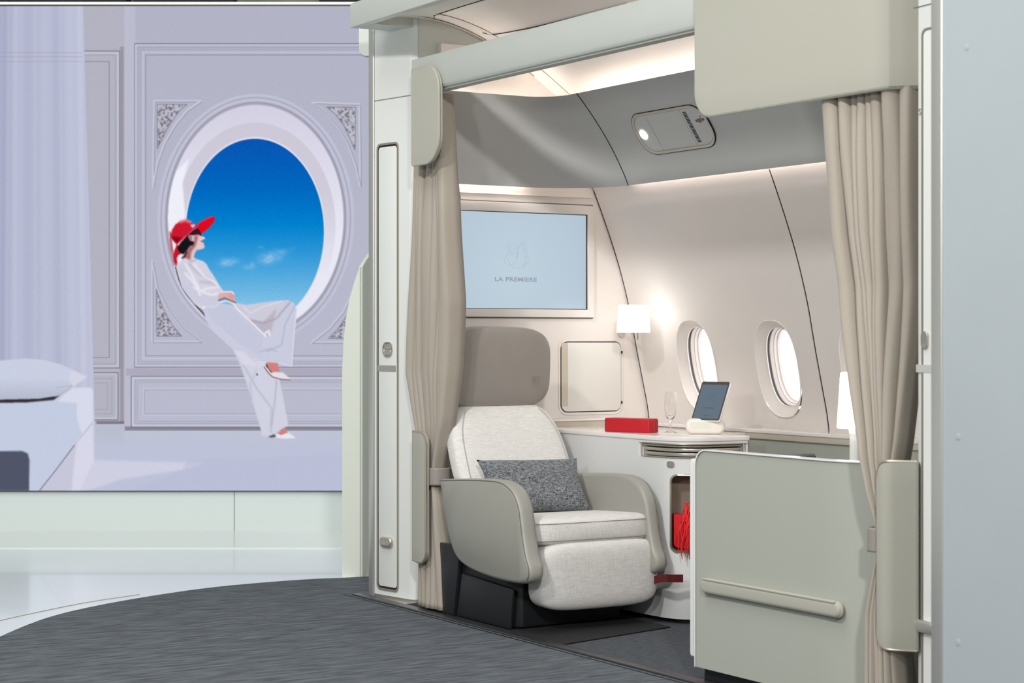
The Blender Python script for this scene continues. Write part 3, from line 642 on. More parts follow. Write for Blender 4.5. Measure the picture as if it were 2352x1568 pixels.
# ------------------------------------------------------------------ padded flaps
def flap(name, label, path, z0, z1, rad, th, side, m=M['pad']):
    """a padded panel following a plan path; rad = corner radii at path start/end"""
    root = thing(name, label, 'padded panel', (path[0][0], path[0][1], z0))
    P = smoothpath([(x, y, 0) for x, y in path], 8); L = [0]
    for a, b in zip(P, P[1:]): L.append(L[-1] + (b - a).length)
    T = L[-1]; nrow = 22
    def zz(s, up):
        h = 0
        for end, r in (('a', rad[0]), ('b', rad[1])):
            d_ = s if end == 'a' else T - s
            if r > 0 and d_ < r: h = max(h, r - math.sqrt(max(0, r * r - (r - d_) ** 2)))
        return h
    S_ = []
    n = 60
    for i in range(n + 1):
        s = T * (.5 - .5 * math.cos(math.pi * i / n)); j = min(max(int(np.searchsorted(L, s)) - 1, 0), len(P) - 2)
        k = (s - L[j]) / max(1e-9, L[j + 1] - L[j]); S_.append((P[j].lerp(P[j + 1], k), zz(s, 1)))
    bm = bmesh.new(); grid(bm, [[Vector((p.x, p.y, z0 + h + (z1 - z0 - 2 * h) * k / 8)) for p, h in S_] for k in range(9)])
    o = obj('pad', bm, m, root, solid=th, bevel=th * .4, seg=4)
    bm = bmesh.new(); a = [Vector((p.x, p.y, z0 + h)) for p, h in S_]; b = [Vector((p.x, p.y, z1 - h)) for p, h in S_]
    off = Vector((.006 * side, 0, 0)); tube(bm, [p + off for p in a + b[::-1]], th * .28, 6, True)
    obj('piping', bm, M['chline'] if th < .021 else M['pad'], root, smooth=True)
    return root
a = at(950, 270, X=3.775); b = at(1011, 270, X=3.775)
z_t = at(980, 153, X=3.775).z; z_b = at(965, 383, X=3.775).z
flap('padded_flap', 'pale padded panel hanging at the far end of the opening beam', [(b.x, b.y), (a.x, (a.y + b.y) / 2), (a.x, a.y)], z_b + .01, z_t, (.11, .012), .022, -1)
a = at(1604, 200, X=3.775); c = at(2050, 193, Z=1.875)
flap('padded_flap', 'large pale padded panel hiding the near curtain top and beam', [(3.775, a.y), (3.775, 4.6), (3.775, 4.22), (3.79, 4.16), (3.85, 4.105)], 1.872, 2.42, (.085, 0), .03, -1)
a = at(950, 1150, X=3.80); b = at(981, 1150, X=3.80)
flap('curtain_flap', 'slim pale padded strip on the pillar beside the far curtain', [(b.x, b.y), (a.x, (a.y + b.y) / 2), (a.x + .02, a.y + .03)], .21, .755, (.05, .0), .018, -1)
a = at(2019, 1200, X=3.745); b = at(2098, 1200, X=3.77)
flap('curtain_flap', 'pale padded strip in front of the near curtain by the near pillar', [(a.x, a.y), (3.738, (a.y + b.y) / 2 + .01), (b.x + .02, b.y)], .262, .797, (.055, .0), .018, -1)

# ------------------------------------------------------------------ curtains
def curtain(name, label, table, folds, amp, X0, ztop, zbot, tie=None, dx=None):
    """table rows: (z, y_left, y_right, amp factor)"""
    root = thing(name, label, 'curtain', (X0, (table[0][1] + table[0][2]) / 2, zbot))
    zs = np.linspace(ztop, zbot, 90); tz = [r[0] for r in table][::-1]
    def ip(z, c): return float(np.interp(z, tz, [r[c] for r in table][::-1]))
    n = 520; f = np.zeros(n + 1); yo = np.zeros(n + 1)
    w = np.array([f_[0] for f_ in folds]); w = w / w.sum(); ed = np.concatenate([[0], np.cumsum(w)])
    for i in range(n + 1):
        s = i / n; j = min(int(np.searchsorted(ed, s, side='right')) - 1, len(folds) - 1); k = (s - ed[j]) / w[j]
        f[i] = folds[j][1] * (math.sin(math.pi * k) ** .27 * 1.0 - .5) if 0 < k < 1 else -.5 * folds[j][1]
        yo[i] = -w[j] * .15 * math.sin(2 * math.pi * k)
    # overlap: pleats lean
    bm = bmesh.new(); rows = []
    for z in zs:
        ya, yb, am = ip(z, 1), ip(z, 2), ip(z, 3); row = []
        for i in range(n + 1):
            s = i / n; wob = .006 * math.sin(9 * s + z * 5) + .004 * math.sin(23 * s - z * 7)
            sl = s + .012 * math.sin(6.28 * s * 3 + z * 2.5) * (1 - abs(2 * s - 1))
            row.append(Vector((X0 + (float(np.interp(z, dx[0], dx[1])) if dx else 0) - amp * am * f[i] + wob * am, ya + (yb - ya) * (sl + yo[i]), z)))
        rows.append(row)
    grid(bm, rows); o = obj('cloth', bm, M['curtain'], root, solid=.003)
    for p in o.data.polygons: p.use_smooth = True
    if tie:
        z0, z1, ya, yb, th = tie; c_ = ((ya + yb) / 2); hw_ = abs(yb - ya) / 2
        bm = bmesh.new(); pr = []
        for k in range(28):
            a_ = 2 * math.pi * k / 28; pr.append((X0 + (dx[1][0] if dx else 0) + th * math.copysign(abs(math.sin(a_)) ** .7, math.sin(a_)), c_ + hw_ * math.copysign(abs(math.cos(a_)) ** .7, math.cos(a_))))
        grid(bm, [[Vector((x, y, z)) for x, y in pr] for z in (z0, z0 + .006, z1 - .006, z1)], True)
        obj('tieback', bm, M['leather'], root, smooth=True, solid=.005)
    return root
def yy(px, X): return at(px, HY, X=X).y
CXL = 3.865
T1 = [(2.17, 960, 1032, .7), (1.85, 950, 1044, .85), (1.70, 948, 1050, 1), (1.30, 940, 1055, 1), (1.0, 936, 1048, 1), (.80, 950, 1040, .8), (.62, 968, 1022, .62), (.55, 970, 1019, .6), (.45, 966, 1028, .75), (.2, 961, 1036, .9), (.01, 960, 1040, 1)]
T1 = [(z, yy(a, CXL - .03), yy(b, CXL + .02), c) for z, a, b, c in T1]
curtain('curtain', 'tied greige curtain at the far pillar beside the armchair', T1, [(1, 1), (.9, .9), (.8, 1.1), (1.6, .9), (1.1, 1), (.7, .8), (1.5, 1.1)], .085, CXL, 2.165, .02,
        tie=(.535, .607, yy(972, CXL), yy(1019, CXL), .055))
CXR = 3.84
T2 = [(1.95, 1889, 2108, 1), (1.70, 1896, 2112, 1), (1.45, 1912, 2112, 1), (1.2, 1936, 2110, .95), (1.0, 1955, 2108, .9), (.85, 1972, 2108, .85), (.7, 1992, 2100, .75), (.62, 2008, 2085, .6), (.53, 2013, 2070, .55), (.48, 2009, 2080, .7), (.35, 1992, 2100, .9), (.1, 1988, 2112, 1), (.0, 1988, 2112, 1)]
T2 = [(z, yy(a, CXR + float(np.interp(z, (.8, 1.3), (-.055, 0))) - .04), yy(b, CXR), c) for z, a, b, c in T2]
curtain('curtain', 'tied greige curtain hanging below the large padded panel by the near pillar', T2, [(1.7, 1.2), (.5, .6), (1.1, 1), (.8, .8), (.8, .9), (.8, .8), (1.2, 1), (.6, .6), (1.7, 1.1), (1.2, .8)], .10, CXR, 1.93, .02,
        tie=(.53, .60, yy(2009, CXR - .055), yy(2078, CXR), .04), dx=((.8, 1.3), (-.055, 0)))

# ------------------------------------------------------------------ near pillar and grey wall
NB = Vector((3.752, 3.62, 0)); nu = Vector((.10, .995, 0)).normalized(); nn = Vector((-nu.y, nu.x, 0))
near = thing('door_pillar', 'white pillar between the near curtain and the blue grey wall', 'pillar', (3.95, 3.85, 0))
e1 = NB + nu * .462
bm = bmesh.new(); prism(bm, [(p.x, p.y) for p in (NB, e1, e1 - nn * .32, NB - nn * .32)], .0, 2.6); obj('body', bm, M['pillar'], near, bevel=.006)
c = NB + nu * .24; cz_ = (at(2120, 78, X=3.85).z - .0) ; zt = at(2110, 82, X=3.87).z
c2 = Vector((c.x, c.y, (.1 + zt) / 2)); hh = zt - .1
bm = bmesh.new(); ring(bm, rrect(.40, hh, .02), rrect(.385, hh - .014, .015), c2, nu, ZA, nn, -.002, .004); obj('panel_frame', bm, M['chline'], near)
bm = bmesh.new(); plate(bm, rrect(.383, hh - .016, .015), c2, nu, ZA, nn, -.002, .003); obj('panel_door', bm, M['white'], near)
g = c2 + nu * .1
def npnt(px, py):
    r = DIR + RGT * ((px - CX) / F) + Vector((0, 0, (HY - py) / F)); e0 = Vector((0, 0, EYE)); k = (NB - e0).dot(nn) / r.dot(nn); return e0 + r * k
q = npnt(2128, 780); bm = bmesh.new(); plate(bm, rrect(.03, .05, .014), q, nu, ZA, nn, 0, .01); obj('latch', bm, M['champ'], near, bevel=.002)
q = npnt(2122, 846); bm = bmesh.new(); plate(bm, rrect(.16, .022, .001), q - nu * .05, nu, ZA, nn, 0, .0045); obj('grey_band', bm, mat('band_pale', (196, 197, 190), .5), near)
q = npnt(2124, 1437); bm = bmesh.new(); plate(bm, rrect(.09, .036, .017), q - nu * .02, nu, ZA, nn, 0, .022); obj('pull_handle', bm, M['metal'], near, bevel=.01, seg=4)
q = npnt(2127, 255); text('lettering', 'SUITE', .026, q, -nu, ZA, nn, M['champ'], near, 1.0, .002)
q0 = npnt(2118, 14); bm = bmesh.new(); tube(bm, [q0 + nu * .04, q0 - nu * .2], .002, 4); obj('header_joint', bm, M['seam'], near)

gx = 3.33
bm = bmesh.new(); box(bm, (gx, 2.3, 0), (gx + .12, 3.487, 2.7)); struct(obj('wall_near', bm, M['greywall']))
bm = bmesh.new(); plate(bm, [(gx - .004, 3.488), (gx + .124, 3.468), (gx + .124, 3.50), (gx + .03, 3.53), (gx - .004, 3.526)], Vector(), XA, YA, ZA, 0, 2.7); struct(obj('trim_15', bm, M['metal'], bevel=.003))
bm = bmesh.new()
for px, py in ((2220, 108), (2200, 1475), (2200, 1003)):
    q = at(px, py, X=gx); plate(bm, rrect(.016, .016, .0079), q, YA, ZA, -XA, -.002, .0012)
struct(obj('trim_16', bm, M['greywall'], bevel=.0008))

# ------------------------------------------------------------------ divider
div = thing('divider_panel', 'low grey padded divider with a white rim and a raised bumper bar', 'divider', (3.82, 4.7, 0))
DP = smoothpath([(3.835, 5.165, 0), (3.835, 4.95, 0), (3.835, 4.65, 0), (3.838, 4.47, 0), (3.865, 4.36, 0), (3.92, 4.27, 0), (4.0, 4.2, 0)], 8)
L = [0]
for a, b in zip(DP, DP[1:]): L.append(L[-1] + (b - a).length)
def dz(s, r=.055): return r - math.sqrt(max(0, r * r - (r - s) ** 2)) if s < r else 0
def dsamp(n=70):
    out = []
    for i in range(n + 1):
        s = L[-1] * (i / n) ** 1.6; j = min(max(int(np.searchsorted(L, s)) - 1, 0), len(DP) - 2); k = (s - L[j]) / max(1e-9, L[j + 1] - L[j]); out.append((DP[j].lerp(DP[j + 1], k), s))
    return out
DS = dsamp(); ZT_ = .775; ZB_ = .052
bm = bmesh.new(); grid(bm, [[Vector((p.x, p.y, ZB_ + (ZT_ - dz(s) - ZB_) * k / 10)) for p, s in DS] for k in range(11)])
obj('panel', bm, M['divider'], div, solid=.028)
bm = bmesh.new(); rim = [Vector((DS[0][0].x, DS[0][0].y, ZB_))] + [Vector((p.x, p.y, ZT_ - dz(s))) for p, s in DS]
rr_ = [rim] ; A_ = [p + Vector((-.019, 0, .0)) for p in rim]; B_ = [p + Vector((.019, 0, .0)) for p in rim]
out_ = [Vector((0, .004, 0))] + [Vector((0, .004 * max(0, 1 - s / .06), .004)) for p, s in DS]
rows = [A_, [a + o for a, o in zip(A_, out_)], [b + o for b, o in zip(B_, out_)], B_]
grid(bm, rows); obj('rim', bm, M['white'], div, smooth=True)
bm = bmesh.new(); plate(bm, rrect(.046, .665, .012, 8, 0, .41), Vector((3.89, 5.205, 0)), -YA, ZA, -XA, -.02, .05); obj('end_post', bm, M['white'], div, bevel=.004)
bm = bmesh.new(); prism(bm, [(p.x + .012, p.y - .012) for p, s in DS] + [(p.x + .04, p.y) for p, s in DS[::-1]], 0, .052); obj('plinth', bm, M['black'], div)
ya, yb = at(1618, 1350, X=3.82).y, at(1940, 1398, X=3.82).y; zc = .331
bm = bmesh.new(); o_ = Vector((3.8215, (ya + yb) / 2, zc)); plate(bm, rrect(abs(ya - yb), .052, .025), o_, -YA, ZA, -XA, -.004, .024); obj('bumper_bar', bm, M['pad'], div, bevel=.016, seg=5)
bm = bmesh.new(); tube(bm, [Vector((3.7995, ya - .02, zc + .022)), Vector((3.7995, yb + .02, zc + .022))], .004, 6); obj('bar_ridge', bm, M['pad'], div, smooth=True)

# ------------------------------------------------------------------ television
def tvp(px, py, y=7.28): return at(px, py, Y=y)
p00, p11 = tvp(1365, 473), tvp(1365, 729); xr = p00.x; xl = 3.985 - .02; zt, zb = p00.z, p11.z
tv = thing('television', 'wall screen showing a pale blue welcome picture above the armchair', 'television', ((xl + xr) / 2, 7.3, zb))
o_ = Vector(((xl + xr) / 2, 7.3, (zt + zb) / 2)); wv, hv = xr - xl, zt - zb
sx0 = tvp(1351, 492).x; sxw = 2 * (sx0 - o_.x); sz0, sz1 = tvp(1351, 493).z, tvp(1351, 711).z; so = Vector((o_.x, 7.3, (sz0 + sz1) / 2)); sh = sz0 - sz1
bm = bmesh.new(); ring(bm, rrect(wv, hv, .006), rrect(sxw, sh, .002, 8, 0, so.z - o_.z), o_, XA, ZA, -YA, .0, .02); obj('bezel', bm, M['wall'], tv, bevel=.002)
bm = bmesh.new(); ring(bm, rrect(wv + .012, hv + .012, .008), rrect(wv + .002, hv + .002, .006), o_, XA, ZA, -YA, .0, .004); obj('surround_gap', bm, M['seam'], tv)
bm = bmesh.new(); ring(bm, rrect(sxw, sh, .002), rrect(sxw - .006, sh - .006, .002), so, XA, ZA, -YA, .003, .012); obj('screen_edge', bm, M['black'], tv)
sm = bpy.data.materials.new('tv_picture'); sm.use_nodes = True; t = sm.node_tree; b = t.nodes['Principled BSDF']
b.inputs['Base Color'].default_value = (0, 0, 0, 1); b.inputs['Roughness'].default_value = .3; b.inputs['Emission Strength'].default_value = .93
tcn = t.nodes.new('ShaderNodeTexCoord'); vm = t.nodes.new('ShaderNodeVectorMath'); vm.operation = 'DISTANCE'; vm.inputs[1].default_value = (o_.x, 7.29, o_.z - .05)
rp = t.nodes.new('ShaderNodeValToRGB'); t.links.new(tcn.outputs['Object'], vm.inputs[0]); t.links.new(vm.outputs['Value'], rp.inputs[0]); t.links.new(rp.outputs[0], b.inputs['Emission Color'])
rp.color_ramp.elements[0].color = lin((196, 214, 228)); rp.color_ramp.elements[1].position = .5; rp.color_ramp.elements[1].color = lin((180, 198, 214))
bm = bmesh.new(); plate(bm, rrect(sxw - .004, sh - .004, .002), so, XA, ZA, -YA, .0, .006); obj('screen', bm, sm, tv)
ink = emit('logo_ink', (158, 170, 186), .92); ink2 = emit('mark_line', (172, 186, 202), .92)
q = tvp(1185, 642, 7.293); text('lettering', 'LA PREMIERE', .0262, q, XA, ZA, -YA, ink, tv, 1.42, .0004, off=.0006, spacing=1.05)
q = tvp(1186, 585, 7.293); crest('winged_mark', q, XA, ZA, -YA, .124, .124, .0006, ink2, tv)
bm = bmesh.new(); box(bm, (3.97, 7.294, tvp(1100, 443).z), (xr, 7.3, tvp(1100, 443).z + .0015)); struct(obj('trim_17', bm, M['wall']))
q = at(1055, 449, Y=7.298); text('seat_number', '1A', .038, q - XA * .012, XA, ZA, -YA, M['champ'], None, 1.0, .001); tag(bpy.data.objects['seat_number'], 'small raised seat number on the wall above the television', 'sign')

# wall cupboard door
hatch = thing('wall_cupboard', 'square white cupboard door with rounded corners beside the headrest', 'cupboard', at(1356, 945, Y=7.3))
a, b = tvp(1287, 783, 7.298), tvp(1427, 947, 7.298); o_ = Vector(((a.x + b.x) / 2, 7.3, (tvp(1356, 784, 7.298).z + tvp(1356, 946, 7.298).z) / 2)); wv = b.x - a.x; hv = tvp(1356, 784, 7.298).z - tvp(1356, 946, 7.298).z
bm = bmesh.new(); ring(bm, rrect(wv + .018, hv + .024, .045), rrect(wv, hv, .036), o_, XA, ZA, -YA, 0, .004); obj('surround', bm, M['wall'], hatch, bevel=.0015)
bm = bmesh.new(); plate(bm, rrect(wv, hv, .036), o_, XA, ZA, -YA, 0, .001); obj('gap', bm, M['dark'], hatch)
bm = bmesh.new(); plate(bm, rrect(wv - .008, hv - .009, .032, 8, .0015, 0), o_, XA, ZA, -YA, 0, .005); obj('door', bm, mat('cupboard_door', (222, 219, 213), .35), hatch, bevel=.0012)
bm = bmesh.new(); box(bm, (o_.x - wv / 2 + .004, 7.2935, o_.z - hv / 2 + .03), (o_.x - wv / 2 + .038, 7.2955, o_.z + hv / 2 - .006)); obj('door_edge', bm, M['beige'], hatch)
for dz_ in (-.125, .105):
    bm = bmesh.new(); box(bm, (o_.x + wv / 2 - .004, 7.292, o_.z + dz_), (o_.x + wv / 2 + .003, 7.3, o_.z + dz_ + .012))
    obj('hinge', bm, M['black'], hatch)

# overhead service unit
svc = thing('overhead_service_unit', 'rounded overhead panel with a lit round reading lamp and a slotted grille', 'service panel', band_on(6.39, .47))
sv = (band_on(6.39, .62) - band_on(6.39, .34)).normalized(); su = Vector((0, -1, 0)); sn = su.cross(sv); sn = sn if sn.x < 0 else -sn
def bh(px, py):
    best = None
    for k in range(0, 101):
        p0 = band_on(0, k / 100); p = at(px, py, X=p0.x); d = abs(p.z - p0.z)
        if best is None or d < best[0]: best = (d, Vector((p0.x, p.y, p0.z)))
    return best[1]
so = bh(1548, 296); e1_, e2_ = bh(1528, 249), bh(1566, 346); hS = abs((e1_ - e2_).dot(sv)); l_, r_ = bh(1449, 284), bh(1647, 308); wS = abs((l_ - r_).dot(su))
so = (l_ + r_) / 2; mid = bh(1548, 297); so = Vector((mid.x, so.y, mid.z)) + sn * .002
bm = bmesh.new(); ring(bm, rrect(wS, hS, hS * .42, 12), rrect(wS - .005, hS - .005, hS * .42 - .002, 12), so, su, sv, sn, -.004, .0045); obj('outer_gap', bm, M['dark'], svc)
bm = bmesh.new(); ring(bm, rrect(wS - .006, hS - .006, hS * .42 - .002, 12), rrect(wS - .026, hS - .028, hS * .42 - .012, 12), so, su, sv, sn, -.004, .0055); obj('trim_ring', bm, M['beige'], svc)
bm = bmesh.new(); plate(bm, rrect(wS - .028, hS - .028, hS * .42 - .012, 12), so, su, sv, sn, -.004, -.0015); obj('backing', bm, M['dark'], svc)
wi, hi = wS - .033, hS - .033; xa_, xb_ = -wi * .27, wi * .22
full = rrect(wi, hi, hS * .42 - .014, 12)
def clipx(pts, a_, b_):
    out = []
    def cl(pts, f, ins):
        o2_ = []
        for i, p in enumerate(pts):
            q_ = pts[(i + 1) % len(pts)]; pi, qi = ins(p), ins(q_)
            if pi: o2_.append(p)
            if pi != qi:
                k = (f - p[0]) / (q_[0] - p[0]); o2_.append((f, p[1] + (q_[1] - p[1]) * k))
        return o2_
    if a_ is not None: pts = cl(pts, a_, lambda p: p[0] > a_)
    if b_ is not None: pts = cl(pts, b_, lambda p: p[0] < b_)
    return pts
M['svc'] = mat('service_grey', (200, 200, 197), .5)
for nm, a_, b_ in (('light_panel', None, xa_ - .0012), ('hatch_cover', xa_ + .0012, xb_ - .001), ('grille_panel', xb_ + .001, None)):
    bm = bmesh.new(); plate(bm, clipx(full, a_, b_), so, su, sv, sn, -.004, .002); g = obj(nm, bm, M['svc'], svc)
bm = bmesh.new(); plate(bm, [(.022 * math.cos(2 * math.pi * k / 32), .022 * math.sin(2 * math.pi * k / 32)) for k in range(32)], bh(1480, 308), su, sv, sn, .0, .0065); obj('reading_light', bm, M['spotlens'], svc)
bm = bmesh.new()
for k in range(22):
    v_ = (k / 21 - .5) * (hi - .03); plate(bm, rrect(.024, .0036, .0015, 3, xb_ + .026, v_), so, su, sv, sn, .0015, .0028)
obj('grille_slot', bm, M['dark'], svc)['kind'] = 'stuff'
q = bh(1609, 275) + sn * .003
bm = bmesh.new(); plate(bm, rrect(.018, .011, .001, 2, -.02, 0), q, su, sv, sn, 0, .0015); plate(bm, rrect(.018, .011, .001, 2, .02, .002), q, su, sv, sn, 0, .0015); plate(bm, rrect(.012, .004, .001, 2, .012, .017), q, su, sv, sn, 0, .001); obj('sign_symbol', bm, M['decal'], svc)
bm = bmesh.new()
for s in (-1, 1):
    d_ = (su + sv * s).normalized(); obox(bm, q + sn * .002, d_, d_.cross(sn), sn, .013, .0022, .0006)
obj('red_cross', bm, M['redink'], svc)

# ------------------------------------------------------------------ console with countertop
CO = [(4.49, 7.25), (4.49, 6.95), (4.49, 6.7), (4.492, 6.5), (4.495, 6.38), (4.505, 6.29), (4.535, 6.225), (4.59, 6.185), (4.66, 6.172), (4.82, 6.165)]
cop = [(p.x, p.y) for p in smoothpath([(x, y, 0) for x, y in CO], 5)]
back = [(4.84, 6.36), (4.99, 6.40), (4.99, 7.25)]
def inset(pts, d):
    out = []
    for i, p in enumerate(pts):
        a = pts[max(i - 1, 0)]; b = pts[min(i + 1, len(pts) - 1)]; t_ = Vector((b[0] - a[0], b[1] - a[1])).normalized(); out.append((p[0] - t_.y * d, p[1] + t_.x * d))
    return out
ins_dir = inset(cop, .02)
sgn = 1 if ins_dir[len(cop) // 2][0] > cop[len(cop) // 2][0] else -1
def ins(pts, d): return inset(pts, d * sgn)
cons = thing('side_console', 'white curved console between the armchair and the windows', 'console', (4.65, 6.6, 0))
bm = bmesh.new(); prism(bm, cop + back, .022, .668); body = obj('body', bm, M['console'], cons)
ksl = next(i for i, p in enumerate(cop) if p[1] < 6.45)
bm = bmesh.new(); slot = cop[:ksl] + ins(cop, .045)[ksl:-1] + cop[-1:]; prism(bm, slot + back, .668, .722); obj('slot_back', bm, M['console'], cons)
bm = bmesh.new(); prism(bm, cop + back, .722, .733); obj('apron', bm, M['console'], cons)
bm = bmesh.new(); prism(bm, ins(cop, -.004) + [(4.83, 6.165), (4.845, 6.35), (4.99, 6.39), (4.99, 7.25)], .733, .752); obj('countertop', bm, M['top'], cons, bevel=.003)
bm = bmesh.new(); prism(bm, ins(cop, .035) + back, 0, .022); obj('plinth', bm, M['black'], cons)
sl = cop[ksl:-3]; so_ = ins(cop, .010)[ksl:-1]; si_ = ins(cop, .045)[ksl:-1]
for z0_, z1_ in ((.673, .687), (.6915, .705), (.7095, .717)):
    bm = bmesh.new(); prism(bm, so_ + si_[::-1], z0_, z1_); obj('folding_tray', bm, M['champ'], cons, bevel=.002)
bm = bmesh.new(); prism(bm, ins(cop, .032)[ksl:-1] + ins(cop, .0445)[ksl:-1][::-1], .6685, .7215); obj('slot_shade_strip', bm, M['dark'], cons)  # black strip behind the trays, standing in for the shade in the slot
bm = bmesh.new(); fr = [Vector((p[0], p[1], .668)) for p in ins(cop, -.001)[ksl:-1]] ; fr2 = [Vector((p[0], p[1], .722)) for p in ins(cop, -.001)[ksl:-1]]
tube(bm, fr + fr2[::-1], .0034, 6, True); obj('slot_frame', bm, M['chline'], cons, smooth=True)
# niche cut in the rounded corner, facing the viewer
nf = Vector((-.50, -.866, 0)); nuv = Vector((.866, -.50, 0))
nc = at(1588, 1181, D=7.66); zA, zBn = at(1560, 1090, D=7.64).z, at(1560, 1273, D=7.64).z; nz_ = (zA + zBn) / 2; nh = zA - zBn
nc = Vector((nc.x, nc.y, nz_)); nw = .165
bm = bmesh.new(); plate(bm, rrect(nw, nh, .03), nc, nuv, ZA, nf, -.16, .2); c_ = obj('c', bm, M['suede']); cut(body, [c_])
def surf(u_):   # depth of console face along nf for lateral u_
    best = None
    for a, b in zip(cop, cop[1:]):
        ua, ub = (Vector((a[0], a[1], 0)) - nc).dot(nuv), (Vector((b[0], b[1], 0)) - nc).dot(nuv)
        if (ua - u_) * (ub - u_) <= 0 and ua != ub:
            k = (u_ - ua) / (ub - ua); p = Vector((a[0] + (b[0] - a[0]) * k, a[1] + (b[1] - a[1]) * k, 0)); d_ = (p - nc).dot(nf)
            if best is None or d_ > best: best = d_
    return best if best is not None else -.02
bm = bmesh.new(); OU, IN = rrect(nw, nh, .03), rrect(nw - .012, nh - .012, .025); rows = []
rows.append([nc + nuv * p[0] + ZA * p[1] + nf * (surf(p[0]) + .002) for p in OU]); rows.append([nc + nuv * p[0] + ZA * p[1] + nf * (surf(p[0]) + .003) for p in IN]); rows.append([nc + nuv * p[0] + ZA * p[1] + nf * (surf(p[0]) - .05) for p in rrect(nw - .03, nh - .02, .022)])
grid(bm, rows, True); obj('niche_frame', bm, M['champ'], cons, smooth=True)
bm = bmesh.new(); plate(bm, rrect(nw - .004, nh - .004, .028), nc, nuv, ZA, nf, -.155, -.11); obj('niche_lining', bm, M['suede'], cons)
q = at(1546, 1069, D=7.62); ub_ = (Vector((q.x, q.y, 0)) - Vector((nc.x, nc.y, 0))).dot(nuv)
pa_, pb_ = [nc + nuv * w_ + nf * surf(w_) for w_ in (ub_ - .016, ub_ + .016)]; su_ = (pb_ - pa_).normalized(); sl_ = Vector((su_.y, -su_.x, 0)); sl_ = sl_ if sl_.dot(nf) > 0 else -sl_
q = (pa_ + pb_) / 2 + sl_ * .0025; q.z = at(1546, 1069, D=7.62).z
bm = bmesh.new(); ring(bm, rrect(.036, .025, .011), rrect(.031, .020, .009), q, su_, ZA, sl_, -.004, .003); plate(bm, rrect(.030, .019, .009), q, su_, ZA, sl_, -.004, .002); obj('release_button', bm, M['champ'], cons)
# things in the niche
bm = bmesh.new(); plate(bm, rrect(nw - .036, .135, [.002, .002, .02, .02], 6, 0, -nh / 2 + .085), nc, nuv, ZA, nf, -.108, -.055); pouch = obj('red_pouch', bm, M['redcloth'], None, bevel=.003)
tag(pouch, 'red fabric pouch standing in the console niche', 'pouch')
bm = bmesh.new(); random.seed(11)
for k in range(95):
    x_ = random.uniform(-.022, .07); v0 = random.uniform(-.012, .045); P = []
    ln = random.uniform(.085, .195); drift = random.uniform(-.04, .004); d0 = random.uniform(.0, .022)
    for j in range(9):
        s = j / 8; P.append(nc + nuv * (x_ + drift * math.sin(s * 1.5) + .0045 * math.sin(s * 9 + k)) + ZA * (v0 - ln * s ** 1.3 + .01 * s) + nf * (-.03 + .045 * min(1, s * 2.2) + d0))
    tube(bm, P, .0031, 5, taper=[1, 1.1, 1, 1.1, 1, 1.1, 1, .9, .5])
th_ = thing('tasselled_throw', 'bright red yarn fringe hanging out of the console niche', 'throw', nc)
fr_ = obj('fringe', bm, M['redyarn'], th_, smooth=True); fr_['kind'] = 'stuff'
bm = bmesh.new(); obox(bm, nc + nuv * .03 + ZA * .03 - nf * .03, nuv, ZA, nf, .035, .018, .022); obj('folded_cloth', bm, M['redcloth'], th_, bevel=.008)
# red webbing tab
q = at(1500, 1329, D=7.60); q2 = at(1568, 1328, D=7.6)
bm = bmesh.new(); Pm = [at(1490, 1334, D=7.70), at(1520, 1328, D=7.585), at(1545, 1328, D=7.575), at(1569, 1328, D=7.58)]; Pm = smoothpath(Pm, 5); hb = Vector((0, 0, .0155)); grid(bm, [[p - hb for p in Pm], [p + hb for p in Pm]])
tag(obj('red_strap', bm, M['darkred'], solid=.002), 'short dark red webbing strap sticking out beside the leg rest', 'strap')

# window ledge
led_ = thing('window_ledge', 'long white ledge with a beige edge running under the windows', 'ledge', (5.05, 5.6, .73))
bm = bmesh.new(); box(bm, (4.985, 3.9, .7525), (5.125, 7.3, .768)); obj('ledge_top', bm, M['top'], led_, bevel=.003)
bm = bmesh.new(); box(bm, (4.99, 3.9, .728), (5.12, 6.395, .757)); obj('ledge_edge', bm, M['beige'], led_, bevel=.002)
bm = bmesh.new(); box(bm, (5.002, 3.9, .0), (5.115, 6.395, .728)); obj('ledge_front', bm, M['divider'], led_)
led2 = thing('back_ledge', 'narrow beige ledge along the end wall behind the red box', 'ledge', (4.7, 7.27, .752))
bm = bmesh.new(); box(bm, (4.3, 7.252, .70), (4.984, 7.299, .775)); obj('ledge_body', bm, M['beige'], led2, bevel=.002)
bm = bmesh.new(); box(bm, (4.3, 7.246, .775), (4.984, 7.299, .784)); obj('ledge_top', bm, M['top'], led2)
led3 = None

# near side cabinet with tray and lamp
cab = thing('side_cabinet', 'white cabinet top hidden behind the grey divider', 'cabinet', (4.6, 5.2, 0))
bm = bmesh.new(); box(bm, (4.32, 4.55, .03), (4.98, 5.75, .6)); obj('body', bm, M['console'], cab, bevel=.01)
bm = bmesh.new(); box(bm, (4.34, 4.57, 0), (4.97, 5.73, .03)); obj('plinth', bm, M['black'], cab)
q = at(1806, 1045, D=7.05)
tr = thing('raised_screen', 'black glossy tablet arm end peeking above the divider top', 'screen', (q.x, q.y, .6))
bm = bmesh.new(); plate(bm, rrect(.215, .012, .005, 6), Vector((q.x, q.y, q.z - .004)), Vector((.78, -.62, 0)), ZA, Vector((-.62, -.78, 0)), -.08, .08); obj('top_plate', bm, M['black'], tr, bevel=.004)
bm = bmesh.new(); plate(bm, rrect(.228, .006, .003, 6), Vector((q.x, q.y, q.z - .0135)), Vector((.78, -.62, 0)), ZA, Vector((-.62, -.78, 0)), -.086, .086); obj('shell', bm, M['white'], tr)
bm = bmesh.new(); box(bm, (q.x - .05, q.y - .05, .6), (q.x + .05, q.y + .05, q.z - .0165)); obj('stand', bm, M['white'], tr, bevel=.006)

